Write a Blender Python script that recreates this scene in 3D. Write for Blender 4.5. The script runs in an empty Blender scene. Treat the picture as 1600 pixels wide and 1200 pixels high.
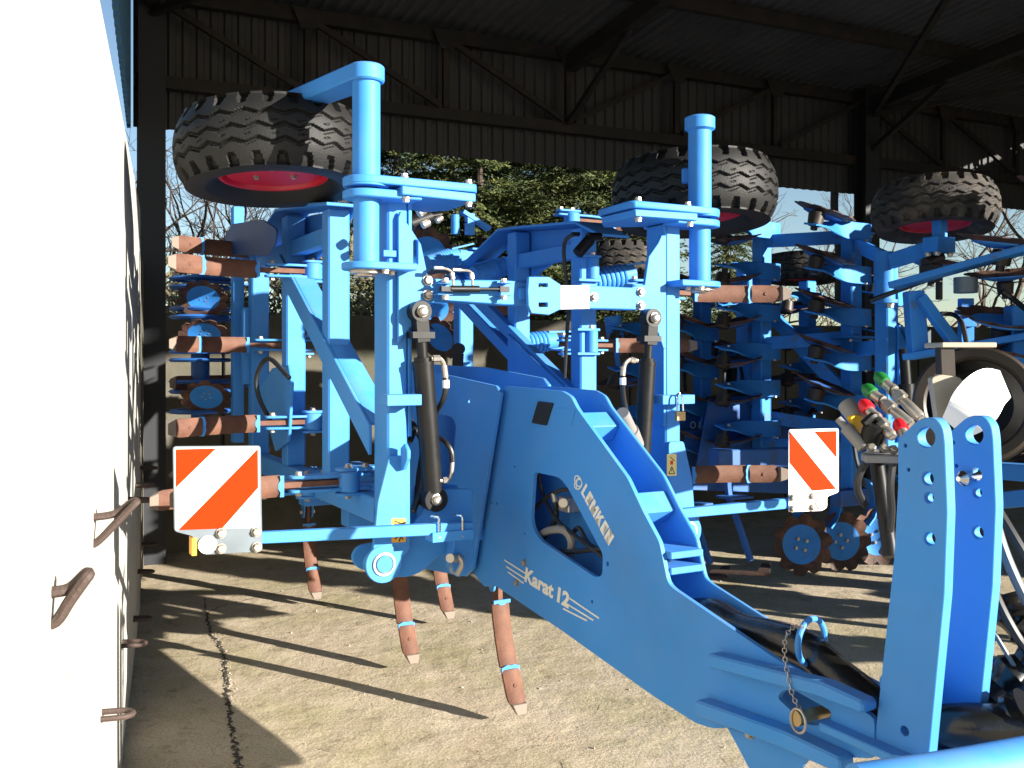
import bpy, bmesh, math, random
from mathutils import Vector, Matrix, geometry
random.seed(7)
PI = math.pi
R = math.radians
S = bpy.context.scene
COL = S.collection

# ---------------------------------------------------------------- camera, sky, sun, exposure
cd = bpy.data.cameras.new('camera'); cam = bpy.data.objects.new('camera', cd); COL.objects.link(cam)
cd.sensor_width = 36; cd.lens = 33.75; cd.shift_y = -0.025; cd.clip_start = 0.05; cd.clip_end = 2000
cam.location = (0, 0, 1.6); cam.rotation_euler = (R(90), 0, 0)
S.camera = cam
SUN_EL, SUN_AZ = 15.5, 118.0                     # azimuth clockwise from +Y
w = bpy.data.worlds.new('World'); S.world = w; w.use_nodes = True
nt = w.node_tree; nt.nodes.clear()
sky = nt.nodes.new('ShaderNodeTexSky'); sky.sky_type = 'NISHITA'; sky.sun_disc = False
sky.sun_elevation = R(SUN_EL); sky.sun_rotation = R(SUN_AZ); sky.air_density = 1.0; sky.dust_density = 0.4; sky.ozone_density = 2.0
bg = nt.nodes.new('ShaderNodeBackground'); bg.inputs['Strength'].default_value = 0.055
wo = nt.nodes.new('ShaderNodeOutputWorld')
nt.links.new(sky.outputs[0], bg.inputs[0]); nt.links.new(bg.outputs[0], wo.inputs[0])
ld = bpy.data.lights.new('sun', 'SUN'); ld.energy = 5.0; ld.angle = R(0.5); ld.color = (1.0, 0.95, 0.86)
sun = bpy.data.objects.new('sun', ld); COL.objects.link(sun)
sv = Vector((math.sin(R(SUN_AZ)) * math.cos(R(SUN_EL)), math.cos(R(SUN_AZ)) * math.cos(R(SUN_EL)), math.sin(R(SUN_EL))))
sun.rotation_euler = sv.to_track_quat('Z', 'Y').to_euler(); sun.location = sv * 30
S.view_settings.view_transform = 'Standard'; S.view_settings.look = 'None'
S.view_settings.exposure = 1.66; S.view_settings.gamma = 1.0; S.view_settings.use_curve_mapping = False

# ---------------------------------------------------------------- materials
def mat(name, col, rough=0.6, metal=0.0, var=0.0, var_scale=6.0, bump=0.0, bump_scale=60.0, col2=None, mix_scale=3.0,
        mix_lo=0.45, mix_hi=0.6, spec=0.5, stretch=None, coat=0.0):
    m = bpy.data.materials.new(name); m.use_nodes = True
    t = m.node_tree; b = t.nodes['Principled BSDF']
    b.inputs['Base Color'].default_value = (*col, 1); b.inputs['Roughness'].default_value = rough
    b.inputs['Metallic'].default_value = metal; b.inputs['Specular IOR Level'].default_value = spec
    if coat: b.inputs['Coat Weight'].default_value = coat; b.inputs['Coat Roughness'].default_value = 0.15
    tc = t.nodes.new('ShaderNodeTexCoord'); vec = tc.outputs['Object']
    if stretch:
        mp = t.nodes.new('ShaderNodeMapping'); mp.inputs['Scale'].default_value = stretch
        t.links.new(vec, mp.inputs[0]); vec = mp.outputs[0]
    cur = None
    if col2:
        n = t.nodes.new('ShaderNodeTexNoise'); n.inputs['Scale'].default_value = mix_scale; n.inputs['Detail'].default_value = 8
        n.inputs['Roughness'].default_value = 0.65
        t.links.new(vec, n.inputs['Vector'])
        r = t.nodes.new('ShaderNodeValToRGB'); r.color_ramp.elements[0].position = mix_lo; r.color_ramp.elements[1].position = mix_hi
        r.color_ramp.elements[0].color = (*col, 1); r.color_ramp.elements[1].color = (*col2, 1)
        t.links.new(n.outputs['Fac'], r.inputs[0]); cur = r.outputs[0]
    if var:
        n = t.nodes.new('ShaderNodeTexNoise'); n.inputs['Scale'].default_value = var_scale; n.inputs['Detail'].default_value = 6
        t.links.new(vec, n.inputs['Vector'])
        h = t.nodes.new('ShaderNodeMapRange'); h.inputs[1].default_value = 0.25; h.inputs[2].default_value = 0.75
        h.inputs[3].default_value = 1 - var; h.inputs[4].default_value = 1 + var
        t.links.new(n.outputs['Fac'], h.inputs[0])
        v = t.nodes.new('ShaderNodeVectorMath'); v.operation = 'SCALE'
        if cur: t.links.new(cur, v.inputs[0])
        else: v.inputs[0].default_value = col
        t.links.new(h.outputs[0], v.inputs['Scale']); cur = v.outputs[0]
        rr = t.nodes.new('ShaderNodeMapRange'); rr.inputs[3].default_value = max(0.05, rough - 0.1); rr.inputs[4].default_value = min(1, rough + 0.1)
        t.links.new(n.outputs['Fac'], rr.inputs[0]); t.links.new(rr.outputs[0], b.inputs['Roughness'])
    if cur: t.links.new(cur, b.inputs['Base Color'])
    if bump:
        n = t.nodes.new('ShaderNodeTexNoise'); n.inputs['Scale'].default_value = bump_scale; n.inputs['Detail'].default_value = 5
        t.links.new(vec, n.inputs['Vector'])
        bm_ = t.nodes.new('ShaderNodeBump'); bm_.inputs['Strength'].default_value = bump; bm_.inputs['Distance'].default_value = 0.01
        t.links.new(n.outputs['Fac'], bm_.inputs['Height']); t.links.new(bm_.outputs[0], b.inputs['Normal'])
    return m

BLUE = mat('blue_paint', (0.039, 0.243, 0.66), 0.58, spec=.3, var=0.10, var_scale=3, bump=0.03, bump_scale=220, col2=(0.050, 0.215, 0.55), mix_scale=2.2, mix_lo=.5, mix_hi=.75)
def weather(m, dust=(0.20, 0.19, 0.17), amount=.35, scratch=.5):
    t = m.node_tree; b = t.nodes['Principled BSDF']; src = b.inputs['Base Color'].links[0].from_socket
    tc = t.nodes.new('ShaderNodeTexCoord')
    def noise(sc, det, ro, st=None):
        n = t.nodes.new('ShaderNodeTexNoise'); n.inputs['Scale'].default_value = sc; n.inputs['Detail'].default_value = det; n.inputs['Roughness'].default_value = ro
        v = tc.outputs['Object']
        if st: mp_ = t.nodes.new('ShaderNodeMapping'); mp_.inputs['Scale'].default_value = st; mp_.inputs['Rotation'].default_value = (.4, .2, .6); t.links.new(v, mp_.inputs[0]); v = mp_.outputs[0]
        t.links.new(v, n.inputs['Vector']); return n.outputs['Fac']
    def rng(f, a, c, lo, hi):
        r = t.nodes.new('ShaderNodeMapRange'); r.inputs[1].default_value = a; r.inputs[2].default_value = c; r.inputs[3].default_value = lo; r.inputs[4].default_value = hi; t.links.new(f, r.inputs[0]); return r.outputs[0]
    def mul(a, c):
        x = t.nodes.new('ShaderNodeMath'); x.operation = 'MULTIPLY'; t.links.new(a, x.inputs[0]); t.links.new(c, x.inputs[1]); return x.outputs[0]
    def mix(f, a, col):
        x = t.nodes.new('ShaderNodeMix'); x.data_type = 'RGBA'; t.links.new(f, x.inputs[0]); t.links.new(a, x.inputs[6]); x.inputs[7].default_value = (*col, 1); return x.outputs[2]
    g = t.nodes.new('ShaderNodeNewGeometry'); sx = t.nodes.new('ShaderNodeSeparateXYZ'); t.links.new(g.outputs['Normal'], sx.inputs[0])
    c = mix(mul(rng(sx.outputs['Z'], .2, .95, .12, amount), rng(noise(6, 7, .7), .35, .7, 0, 1)), src, dust)
    c = mix(rng(noise(26, 9, .75), .715, .75, 0, .7), c, (.16, .15, .14))
    c = mix(mul(rng(noise(5, 4, .7, (1.5, 60, 1.5)), .68, .74, 0, scratch), rng(noise(1.7, 3, .5), .52, .6, 0, 1)), c, (.22, .30, .42))
    t.links.new(c, b.inputs['Base Color'])
weather(BLUE)
BLUEW = mat('worn_blue_paint', (0.031, 0.215, 0.61), 0.6, spec=.3, var=0.2, col2=(0.10, 0.11, 0.12), mix_scale=7, mix_lo=.58, mix_hi=.72, bump=.06)
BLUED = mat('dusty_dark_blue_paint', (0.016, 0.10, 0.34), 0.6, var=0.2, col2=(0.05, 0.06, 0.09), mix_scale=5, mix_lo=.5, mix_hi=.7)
RUST = mat('rusty_steel', (0.095, 0.036, 0.020), 0.75, var=0.22, var_scale=14, col2=(0.15, 0.064, 0.036), mix_scale=11, bump=.25, bump_scale=160, mix_lo=.4, mix_hi=.7)
RUSTC = mat('dull_navy_paint', (0.007, 0.04, 0.15), 0.6, var=.2)
RUSTD = mat('dark_rusty_disc_steel', (0.045, 0.022, 0.015), 0.7, var=0.3, var_scale=9, col2=(0.16, 0.07, 0.04), mix_scale=6, bump=.3, bump_scale=90, mix_lo=.5, mix_hi=.68)
TIP = mat('bare_cast_tip', (0.17, 0.13, 0.10), 0.7, var=.15, bump=.2)
ZINC = mat('zinc_plated_steel', (0.42, 0.38, 0.33), 0.38, metal=0.75, var=0.15, var_scale=30)
CHROME = mat('bright_chrome', (0.75, 0.75, 0.75), 0.12, metal=1.0)
GALV = mat('galvanised_sheet', (0.125, 0.15, 0.17), 0.5, metal=0.35, var=0.15, var_scale=12)
BLACK = mat('black_paint', (0.009, 0.0085, 0.008), 0.45, spec=.25, var=.2, var_scale=20)
HOSE = mat('black_rubber_hose', (0.013, 0.013, 0.014), 0.45)
SLEEVE = mat('black_plastic_sleeve', (0.008, 0.0075, 0.007), 0.27, bump=.5, bump_scale=14)
RUBBER = mat('tyre_rubber', (0.0095, 0.009, 0.0085), 0.6, spec=.35, var=.25, var_scale=10, bump=.2, bump_scale=150)
RUBBERM = mat('muddy_tyre_rubber', (0.020, 0.017, 0.015), 0.85, var=.25, col2=(0.095, 0.075, 0.055), mix_scale=9, mix_lo=.48, mix_hi=.72, bump=.3)
REDRIM = mat('red_rim_paint', (0.50, 0.006, 0.028), 0.4, var=.1)
REDREFL = mat('orange_red_reflective_film', (0.47, 0.024, 0.001), 0.7, spec=.06, bump=.03, bump_scale=400)
WHITE = mat('white_reflective_film', (0.82, 0.82, 0.80), 0.45, bump=.03, bump_scale=400)
DECAL = mat('cream_lettering', (0.72, 0.70, 0.64), 0.5)
GREY = mat('grey_bracket_paint', (0.20, 0.19, 0.18), 0.55, var=.15)
BEIGE = mat('beige_painted_steel', (0.34, 0.30, 0.235), 0.5, var=.12)
BROWNST = mat('brown_cast_steel', (0.030, 0.021, 0.015), 0.5, metal=.2, var=.3, var_scale=8)
ORANGE = mat('orange_sticker', (0.75, 0.36, 0.03), 0.5)
YELLOW = mat('pale_yellow_sticker', (0.80, 0.62, 0.22), 0.5)
INK = mat('black_print', (0.01, 0.01, 0.01), 0.6)
REDINK = mat('red_print', (0.6, 0.03, 0.01), 0.6)
CAPG = mat('green_plastic_cap', (0.012, 0.16, 0.03), 0.4)
CAPR = mat('red_plastic_cap', (0.62, 0.01, 0.02), 0.4)
CAPY = mat('yellow_plastic_cap', (0.75, 0.42, 0.01), 0.4)
BRASS = mat('worn_brass', (0.45, 0.33, 0.17), 0.4, metal=.8, var=.15)
STEELD = mat('dark_painted_steelwork', (0.011, 0.009, 0.008), 0.75, var=.35, var_scale=6, col2=(0.03, 0.018, 0.013), mix_scale=5, mix_lo=.5, mix_hi=.7)
POSTM = mat('dark_grey_post_paint', (0.014, 0.015, 0.019), 0.7, var=.2)
SHEET = mat('weathered_grey_sheet', (0.042, 0.041, 0.041), 0.75, metal=.0, var=.18, var_scale=2.5)
ROOFM = mat('weathered_fibre_sheet', (0.075, 0.075, 0.077), 0.9, var=.22, var_scale=2)
SHEETB = mat('sky_tinted_sheet', (0.05, 0.16, 0.28), 0.5, var=.12)  # blue of the reflected sky put into the sheet colour
NEEDLE = mat('spruce_needles', (0.034, 0.052, 0.009), 0.8, var=.5, var_scale=1.5, col2=(0.078, 0.086, 0.017), mix_scale=2.0)
BARK = mat('brown_bark', (0.055, 0.039, 0.028), 0.9, var=.3, bump=.4, bump_scale=30)
IVY = mat('olive_hedge_leaves', (0.05, 0.055, 0.018), 0.7, var=.5, var_scale=3, col2=(0.10, 0.08, 0.04), mix_scale=4)

def wall_mat():
    m = mat('cast_concrete', (0.385, 0.377, 0.34), 0.9, var=.10, var_scale=3, bump=.2, bump_scale=120, col2=(0.345, 0.335, 0.295), mix_scale=2.5, mix_lo=.5, mix_hi=.75)
    t = m.node_tree; b = t.nodes['Principled BSDF']; src = b.inputs['Base Color'].links[0].from_socket
    tc = t.nodes.new('ShaderNodeTexCoord'); mp = t.nodes.new('ShaderNodeMapping'); mp.inputs['Scale'].default_value = (7, 7, .35)
    n = t.nodes.new('ShaderNodeTexNoise'); n.inputs['Scale'].default_value = 1.5; n.inputs['Detail'].default_value = 6
    t.links.new(tc.outputs['Object'], mp.inputs[0]); t.links.new(mp.outputs[0], n.inputs['Vector'])
    mr = t.nodes.new('ShaderNodeMapRange'); mr.inputs[1].default_value = .58; mr.inputs[2].default_value = .85
    t.links.new(n.outputs['Fac'], mr.inputs[0])
    mx = t.nodes.new('ShaderNodeMix'); mx.data_type = 'RGBA'
    t.links.new(mr.outputs[0], mx.inputs[0]); t.links.new(src, mx.inputs[6]); mx.inputs[7].default_value = (0.29, 0.275, 0.22, 1)
    t.links.new(mx.outputs[2], b.inputs['Base Color'])
    return m
CONC = wall_mat()
CONCO = mat('shade_darkened_mossy_concrete', (0.10, 0.088, 0.068), 0.95, var=.25, var_scale=3, col2=(0.055, 0.055, 0.032), mix_scale=2, mix_lo=.42, mix_hi=.7, bump=.3, bump_scale=60)  # old concrete, its whole colour darkened to stand in for shade

def ground_mat():
    m = bpy.data.materials.new('worn_concrete_yard'); m.use_nodes = True
    t = m.node_tree; b = t.nodes['Principled BSDF']; b.inputs['Roughness'].default_value = .95
    b.inputs['Specular IOR Level'].default_value = .2
    tc = t.nodes.new('ShaderNodeTexCoord')
    def noise(sc, det=6, ro=.6):
        n = t.nodes.new('ShaderNodeTexNoise'); n.inputs['Scale'].default_value = sc; n.inputs['Detail'].default_value = det
        n.inputs['Roughness'].default_value = ro; t.links.new(tc.outputs['Object'], n.inputs['Vector']); return n.outputs['Fac']
    def ramp(f, a, c0, c, c1):
        r = t.nodes.new('ShaderNodeValToRGB'); r.color_ramp.elements[0].position = a; r.color_ramp.elements[1].position = c
        r.color_ramp.elements[0].color = (*c0, 1); r.color_ramp.elements[1].color = (*c1, 1); t.links.new(f, r.inputs[0]); return r.outputs[0]
    def mix(f, a, c, mode='MIX'):
        x = t.nodes.new('ShaderNodeMix'); x.data_type = 'RGBA'; x.blend_type = mode
        if isinstance(f, float): x.inputs[0].default_value = f
        else: t.links.new(f, x.inputs[0])
        t.links.new(a, x.inputs[6]); t.links.new(c, x.inputs[7]); return x.outputs[2]
    base = ramp(noise(2.2), .3, (0.44, 0.36, 0.26), .7, (0.56, 0.475, 0.36))
    moss = ramp(noise(1.1, 7, .65), 0, (0.31, 0.28, 0.145), 1, (0.40, 0.355, 0.205))
    mf = ramp(noise(1.3, 8, .7), .44, (0, 0, 0), .66, (.75, .75, .75))
    c = mix(mf, base, moss)
    spk = ramp(noise(85, 3, .7), .33, (.70, .68, .64), .62, (1.10, 1.08, 1.05))
    c = mix(1.0, c, spk, 'MULTIPLY')
    st = ramp(noise(9, 6, .7), .28, (.55, .52, .48), .45, (1, 1, 1))
    c = mix(1.0, c, st, 'MULTIPLY')
    oil = ramp(noise(.55, 5, .55), .60, (1, 1, 1), .72, (.62, .60, .57)); c = mix(1.0, c, oil, 'MULTIPLY')
    t.links.new(c, b.inputs['Base Color'])
    bu = t.nodes.new('ShaderNodeBump'); bu.inputs['Strength'].default_value = .38; bu.inputs['Distance'].default_value = .012
    t.links.new(noise(70, 6, .7), bu.inputs['Height'])
    bu2 = t.nodes.new('ShaderNodeBump'); bu2.inputs['Strength'].default_value = .35; bu2.inputs['Distance'].default_value = .05
    t.links.new(noise(5, 5, .6), bu2.inputs['Height']); t.links.new(bu.outputs[0], bu2.inputs['Normal'])
    t.links.new(bu2.outputs[0], b.inputs['Normal'])
    return m
GROUND = ground_mat()
DIRT = mat('dark_leafy_soil', (0.06, 0.052, 0.036), 0.95, var=.3)
CRACKM = mat('dirt_in_the_crack', (0.05, 0.042, 0.03), 0.95, var=.3)

# ---------------------------------------------------------------- mesh helpers
def box(bm, a, b):
    x0, x1 = sorted((a[0], b[0])); y0, y1 = sorted((a[1], b[1])); z0, z1 = sorted((a[2], b[2]))
    v = [bm.verts.new(p) for p in [(x0, y0, z0), (x1, y0, z0), (x1, y1, z0), (x0, y1, z0), (x0, y0, z1), (x1, y0, z1), (x1, y1, z1), (x0, y1, z1)]]
    for f in [(3, 2, 1, 0), (4, 5, 6, 7), (0, 1, 5, 4), (1, 2, 6, 5), (2, 3, 7, 6), (3, 0, 4, 7)]: bm.faces.new([v[i] for i in f])

def hexa(bm, q0, q1):
    """solid between two quads (lists of 4 points)"""
    a = [bm.verts.new(p) for p in q0]; b = [bm.verts.new(p) for p in q1]
    bm.faces.new(a[::-1]); bm.faces.new(b)
    for i in range(4): j = (i + 1) % 4; bm.faces.new([a[i], a[j], b[j], b[i]])

def beam(bm, p0, p1, w, h, up=(0, 0, 1)):
    """rectangular bar p0 -> p1; h measured along up, w across"""
    p0, p1, up = Vector(p0), Vector(p1), Vector(up); d = (p1 - p0).normalized()
    s = d.cross(up).normalized() * (w / 2); t = s.cross(d).normalized() * (h / 2)
    hexa(bm, [p0 - s - t, p0 + s - t, p0 + s + t, p0 - s + t], [p1 - s - t, p1 + s - t, p1 + s + t, p1 - s + t])

def ring_pts(c, ax, r, n, ph=0.0):
    ax = Vector(ax).normalized(); a = ax.orthogonal().normalized()
    if abs(ax.z) > .9: a = Vector((1, 0, 0)) - ax * ax.x; a.normalize()
    b = ax.cross(a); c = Vector(c)
    return [c + a * (r * math.cos(ph + 2 * PI * i / n)) + b * (r * math.sin(ph + 2 * PI * i / n)) for i in range(n)]

def lathe(bm, p0, ax, prof, n=24, ph=0.0, close=False):
    """prof: list of (distance along ax, radius); radius 0 closes"""
    ax = Vector(ax).normalized(); p0 = Vector(p0); prev = None; first = None
    for d, r in prof:
        if r <= 1e-6: cur = [bm.verts.new(p0 + ax * d)]
        else: cur = [bm.verts.new(p) for p in ring_pts(p0 + ax * d, ax, r, n, ph)]
        if prev is not None:
            for i in range(n):
                j = (i + 1) % n
                if len(prev) == 1 and len(cur) > 1: bm.faces.new([prev[0], cur[j], cur[i]])
                elif len(cur) == 1 and len(prev) > 1: bm.faces.new([prev[i], prev[j], cur[0]])
                elif len(cur) > 1: bm.faces.new([prev[i], prev[j], cur[j], cur[i]])
        else: first = cur
        prev = cur
    if close:
        for i in range(n): j = (i + 1) % n; bm.faces.new([prev[i], prev[j], first[j], first[i]])

def cyl(bm, p0, p1, r, n=20, r1=None):
    p0, p1 = Vector(p0), Vector(p1); L = (p1 - p0).length; r1 = r if r1 is None else r1
    lathe(bm, p0, p1 - p0, [(0, 0), (0, r), (L, r1), (L, 0)], n)

def pipe(bm, p0, p1, ro, ri, n=24):
    p0, p1 = Vector(p0), Vector(p1); L = (p1 - p0).length
    lathe(bm, p0, p1 - p0, [(0, ri), (0, ro), (L, ro), (L, ri)], n, close=True)

def smooth_path(pts, k=5):
    P = [Vector(p) for p in pts]; P = [P[0] * 2 - P[1]] + P + [P[-1] * 2 - P[-2]]; out = []
    for i in range(1, len(P) - 2):
        for j in range(k):
            t = j / k; a, b, c, d = P[i - 1:i + 3]
            out.append(.5 * ((2 * b) + (c - a) * t + (2 * a - 5 * b + 4 * c - d) * t * t + (3 * b - a - 3 * c + d) * t ** 3))
    out.append(P[-2]); return out

def tube(bm, pts, r, n=8, smooth=4, cap=True, rf=None):
    P = smooth_path(pts, smooth) if smooth else [Vector(p) for p in pts]
    T = [(P[min(i + 1, len(P) - 1)] - P[max(i - 1, 0)]).normalized() for i in range(len(P))]
    nrm = T[0].orthogonal().normalized(); prev = None
    for i, p in enumerate(P):
        nrm = (nrm - T[i] * nrm.dot(T[i])).normalized(); b = T[i].cross(nrm)
        rr = r if rf is None else r * rf(i / (len(P) - 1))
        cur = [bm.verts.new(p + nrm * (rr * math.cos(2 * PI * k / n)) + b * (rr * math.sin(2 * PI * k / n))) for k in range(n)]
        if prev:
            for k in range(n): bm.faces.new([prev[k], prev[(k + 1) % n], cur[(k + 1) % n], cur[k]])
        elif cap: bm.faces.new(cur[::-1])
        prev = cur
    if cap: bm.faces.new(prev)

def rnd(pts, r, n=4):
    """fillet the corners of a 2-D outline"""
    out = []; N = len(pts)
    for i, p in enumerate(pts):
        p = Vector(p); a = Vector(pts[i - 1]); b = Vector(pts[(i + 1) % N]); ri = r[i] if isinstance(r, (list, tuple)) else r
        da, db = (a - p), (b - p); k = min(ri, da.length * .45, db.length * .45)
        if k < 1e-4: out.append(tuple(p)); continue
        s, e = p + da.normalized() * k, p + db.normalized() * k
        for j in range(n + 1):
            t = j / n; out.append(tuple(s * (1 - t) ** 2 + p * (2 * t * (1 - t)) + e * t * t))
    return out

def disc2(c, r, n=14, ry=None):
    ry = r if ry is None else ry
    return [(c[0] + r * math.cos(2 * PI * i / n), c[1] + ry * math.sin(2 * PI * i / n)) for i in range(n)]

def plate(bm, axis, v0, v1, outline, holes=()):
    """flat plate: 2-D outline (remaining two axes in order) extruded along axis from v0 to v1, with holes"""
    k = 'xyz'.index(axis)
    def to3(p, v): q = [p[0], p[1]]; q.insert(k, v); return q
    if holes:
        loops = [[Vector((p[0], p[1])) for p in l] for l in [outline] + list(holes)]
        vs = [p for l in loops for p in l]; es = []; o = 0
        def area(l): return sum(l[i].x * l[(i + 1) % len(l)].y - l[(i + 1) % len(l)].x * l[i].y for i in range(len(l)))
        vs = []
        for i, l in enumerate(loops):
            if (area(l) > 0) != (i == 0): l = l[::-1]; loops[i] = l
            es += [(o + j, o + (j + 1) % len(l)) for j in range(len(l))]; vs += l; o += len(l)
        V, E_, F_, *_ = geometry.delaunay_2d_cdt(vs, es, [], 0, 1e-6)
        def inside(p, l):
            c = False
            for i in range(len(l)):
                a, b = l[i], l[i - 1]
                if (a.y > p.y) != (b.y > p.y) and p.x < (b.x - a.x) * (p.y - a.y) / (b.y - a.y) + a.x: c = not c
            return c
        A = [bm.verts.new(to3(p, v0)) for p in V]; B = [bm.verts.new(to3(p, v1)) for p in V]
        for f in F_:
            c = sum((V[i] for i in f), Vector((0, 0))) / len(f)
            if inside(c, loops[0]) and not any(inside(c, l) for l in loops[1:]):
                bm.faces.new([A[i] for i in f][::-1]); bm.faces.new([B[i] for i in f])
        o = 0
        for l in loops:
            n = len(l)
            for j in range(n): a, b = o + j, o + (j + 1) % n; bm.faces.new([A[a], A[b], B[b], B[a]])
            o += n
    else:
        A = [bm.verts.new(to3(p, v0)) for p in outline]; B = [bm.verts.new(to3(p, v1)) for p in outline]
        bm.faces.new(A[::-1]); bm.faces.new(B); n = len(A)
        for j in range(n): bm.faces.new([A[j], A[(j + 1) % n], B[(j + 1) % n], B[j]])

def ribbon(bm, pts, sides, w, th):
    """flat strip of width w (along sides[i]) and thickness th following pts"""
    prev = None; N = len(pts)
    for i in range(N):
        p = Vector(pts[i]); t = (Vector(pts[min(i + 1, N - 1)]) - Vector(pts[max(i - 1, 0)])).normalized()
        s = Vector(sides[i]); s = (s - t * s.dot(t)).normalized(); n = t.cross(s).normalized()
        ww = w[i] if isinstance(w, (list, tuple)) else w
        s = s * (ww / 2); n = n * (th / 2)
        cur = [bm.verts.new(q) for q in (p - s - n, p + s - n, p + s + n, p - s + n)]
        if prev:
            for k in range(4): bm.faces.new([prev[k], prev[(k + 1) % 4], cur[(k + 1) % 4], cur[k]])
        else: bm.faces.new(cur[::-1])
        prev = cur
    bm.faces.new(prev)

def mesh(name, bm, m, ang=35, bevel=0.0):
    bmesh.ops.recalc_face_normals(bm, faces=bm.faces[:])
    if bevel:
        ed = [e for e in bm.edges if len(e.link_faces) == 2 and e.calc_face_angle(0) > R(40)]
        bmesh.ops.bevel(bm, geom=ed, offset=bevel, segments=1, affect='EDGES', clamp_overlap=True)
    me = bpy.data.meshes.new(name); bm.to_mesh(me); bm.free()
    if m: me.materials.append(m)
    if ang:
        me.polygons.foreach_set('use_smooth', [True] * len(me.polygons)); me.set_sharp_from_angle(angle=R(ang))
    return me

def put(name, me, parent=None, label=None, loc=None, rot=None):
    o = bpy.data.objects.new(name, me); COL.objects.link(o)
    if parent: o.parent = parent
    if loc is not None: o.location = loc
    if rot is not None: o.rotation_mode = 'QUATERNION' if len(rot) == 4 else 'XYZ'
    if rot is not None:
        if len(rot) == 4: o.rotation_quaternion = rot
        else: o.rotation_euler = rot
    if label: o['label'] = label
    return o

def part(name, fn, m, parent=None, label=None, ang=35, bevel=0.0, loc=None, rot=None):
    bm = bmesh.new(); fn(bm); return put(name, mesh(name, bm, m, ang, bevel), parent, label, loc, rot)

def tag(o, label, cat, group=None, kind=None):
    if label: o['label'] = label
    if cat: o['category'] = cat
    if group: o['group'] = group
    if kind: o['kind'] = kind
    return o

def thing(name, label, cat, loc=(0, 0, 0), yaw=0, group=None):
    o = bpy.data.objects.new(name, None); COL.objects.link(o); o.empty_display_size = .2
    o.location = loc; o.rotation_euler = (0, 0, R(yaw)); return tag(o, label, cat, group)

def dup_tree(o, parent=None, loc=None, rot=None):
    c = o.copy(); COL.objects.link(c)
    if parent: c.parent = parent
    if loc is not None: c.location = loc
    if rot is not None: c.rotation_euler = rot
    for ch in list(o.children): dup_tree(ch, c)
    return c

def quat_z(d): return Vector(d).to_track_quat('Z', 'Y')

# shared bolt mesh: washer + hex head, axis +Z, unit = 1 mm head radius 1
def bolt_mesh():
    bm = bmesh.new()
    lathe(bm, (0, 0, 0), (0, 0, 1), [(-.3, 0), (-.3, 1.25), (.22, 1.25), (.22, .98)], 16)
    lathe(bm, (0, 0, 0), (0, 0, 1), [(.2, .98), (.95, .98), (1.08, .82), (1.08, 0)], 6)
    return mesh('bolt', bm, ZINC, 30)
BOLT = bolt_mesh()
def bolts(parent, pts, d, r=.012, name='bolt'):
    q = quat_z(d)
    for p in pts:
        o = put(name, BOLT, parent, None, p, q); o.scale = (r, r, r)

def text_mesh(s, m, ext=.0006, bold=0.0):
    c = bpy.data.curves.new('lettering', 'FONT'); c.body = s; c.size = 1; c.offset = bold; c.extrude = .001; c.resolution_u = 3
    o = bpy.data.objects.new('lettering', c); COL.objects.link(o)
    dg = bpy.context.evaluated_depsgraph_get(); me = bpy.data.meshes.new_from_object(o.evaluated_get(dg))
    bpy.data.objects.remove(o); bpy.data.curves.remove(c)
    xs = [v.co.x for v in me.vertices]; ys = [v.co.y for v in me.vertices]
    return me, min(xs), max(xs), min(ys), max(ys)
def lettering(name, s, m, parent, p0, p1, height, nrm, bold=.0, proud=.0012, shear=0.0):
    """flat raised letters from p0 (start of base line) to p1, cap height given, on a surface with normal nrm"""
    me, x0, x1, y0, y1 = text_mesh(s, m, bold=bold)
    p0, p1, nrm = Vector(p0), Vector(p1), Vector(nrm).normalized(); X = (p1 - p0); L = X.length; X.normalize(); Y = nrm.cross(X)
    for v in me.vertices:
        x = (v.co.x - x0) / (x1 - x0) * L; y = (v.co.y - (0 if y0 > -.1 else 0)) / y1 * height; x += shear * y
        v.co = p0 + X * x + Y * y + nrm * (proud + (v.co.z > 0) * .0008)
    me.materials.clear(); me.materials.append(m); me.name = name
    return put(name, me, parent)

GLY = {'L': [[(0, 0), (.62, 0), (.62, .2), (.24, .2), (.24, 1), (0, 1)]],
       'E': [[(0, 0), (.66, 0), (.66, .2), (.24, .2), (.24, .4), (.60, .4), (.60, .6), (.24, .6), (.24, .8), (.66, .8), (.66, 1), (0, 1)]],
       'M': [[(0, 0), (.23, 0), (.23, .62), (.40, .18), (.56, .18), (.73, .62), (.73, 0), (.96, 0), (.96, 1), (.66, 1), (.48, .48), (.30, 1), (0, 1)]],
       'K': [[(0, 0), (.24, 0), (.24, .36), (.32, .46), (.55, 0), (.83, 0), (.50, .62), (.80, 1), (.51, 1), (.24, .64), (.24, 1), (0, 1)]],
       'N': [[(0, 0), (.23, 0), (.23, .58), (.54, 0), (.78, 0), (.78, 1), (.55, 1), (.55, .42), (.24, 1), (0, 1)]]}
def block_letters(word, m, parent, p0, p1, height, nrm, proud=.0012):
    adv = []; x = 0
    for c in word: wd = max(p[0] for p in GLY[c][0]); adv.append(x); x += wd + .11
    x -= .11; p0, p1, nrm = Vector(p0), Vector(p1), Vector(nrm).normalized(); X = p1 - p0; L = X.length; X.normalize(); Y = nrm.cross(X)
    bm = bmesh.new()
    for c, a in zip(word, adv):
        o = [p0 + X * ((q[0] + a) / x * L) + Y * (q[1] * height) for q in GLY[c][0]]
        A = [bm.verts.new(q) for q in o]; B = [bm.verts.new(q + nrm * proud) for q in o]; bm.faces.new(B); n = len(o)
        for i in range(n): bm.faces.new([A[i], A[(i + 1) % n], B[(i + 1) % n], B[i]])
    bmesh.ops.triangulate(bm, faces=[f for f in bm.faces if len(f.verts) > 4])
    return put('maker_lettering', mesh('maker_lettering', bm, m, 0), parent)

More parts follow.
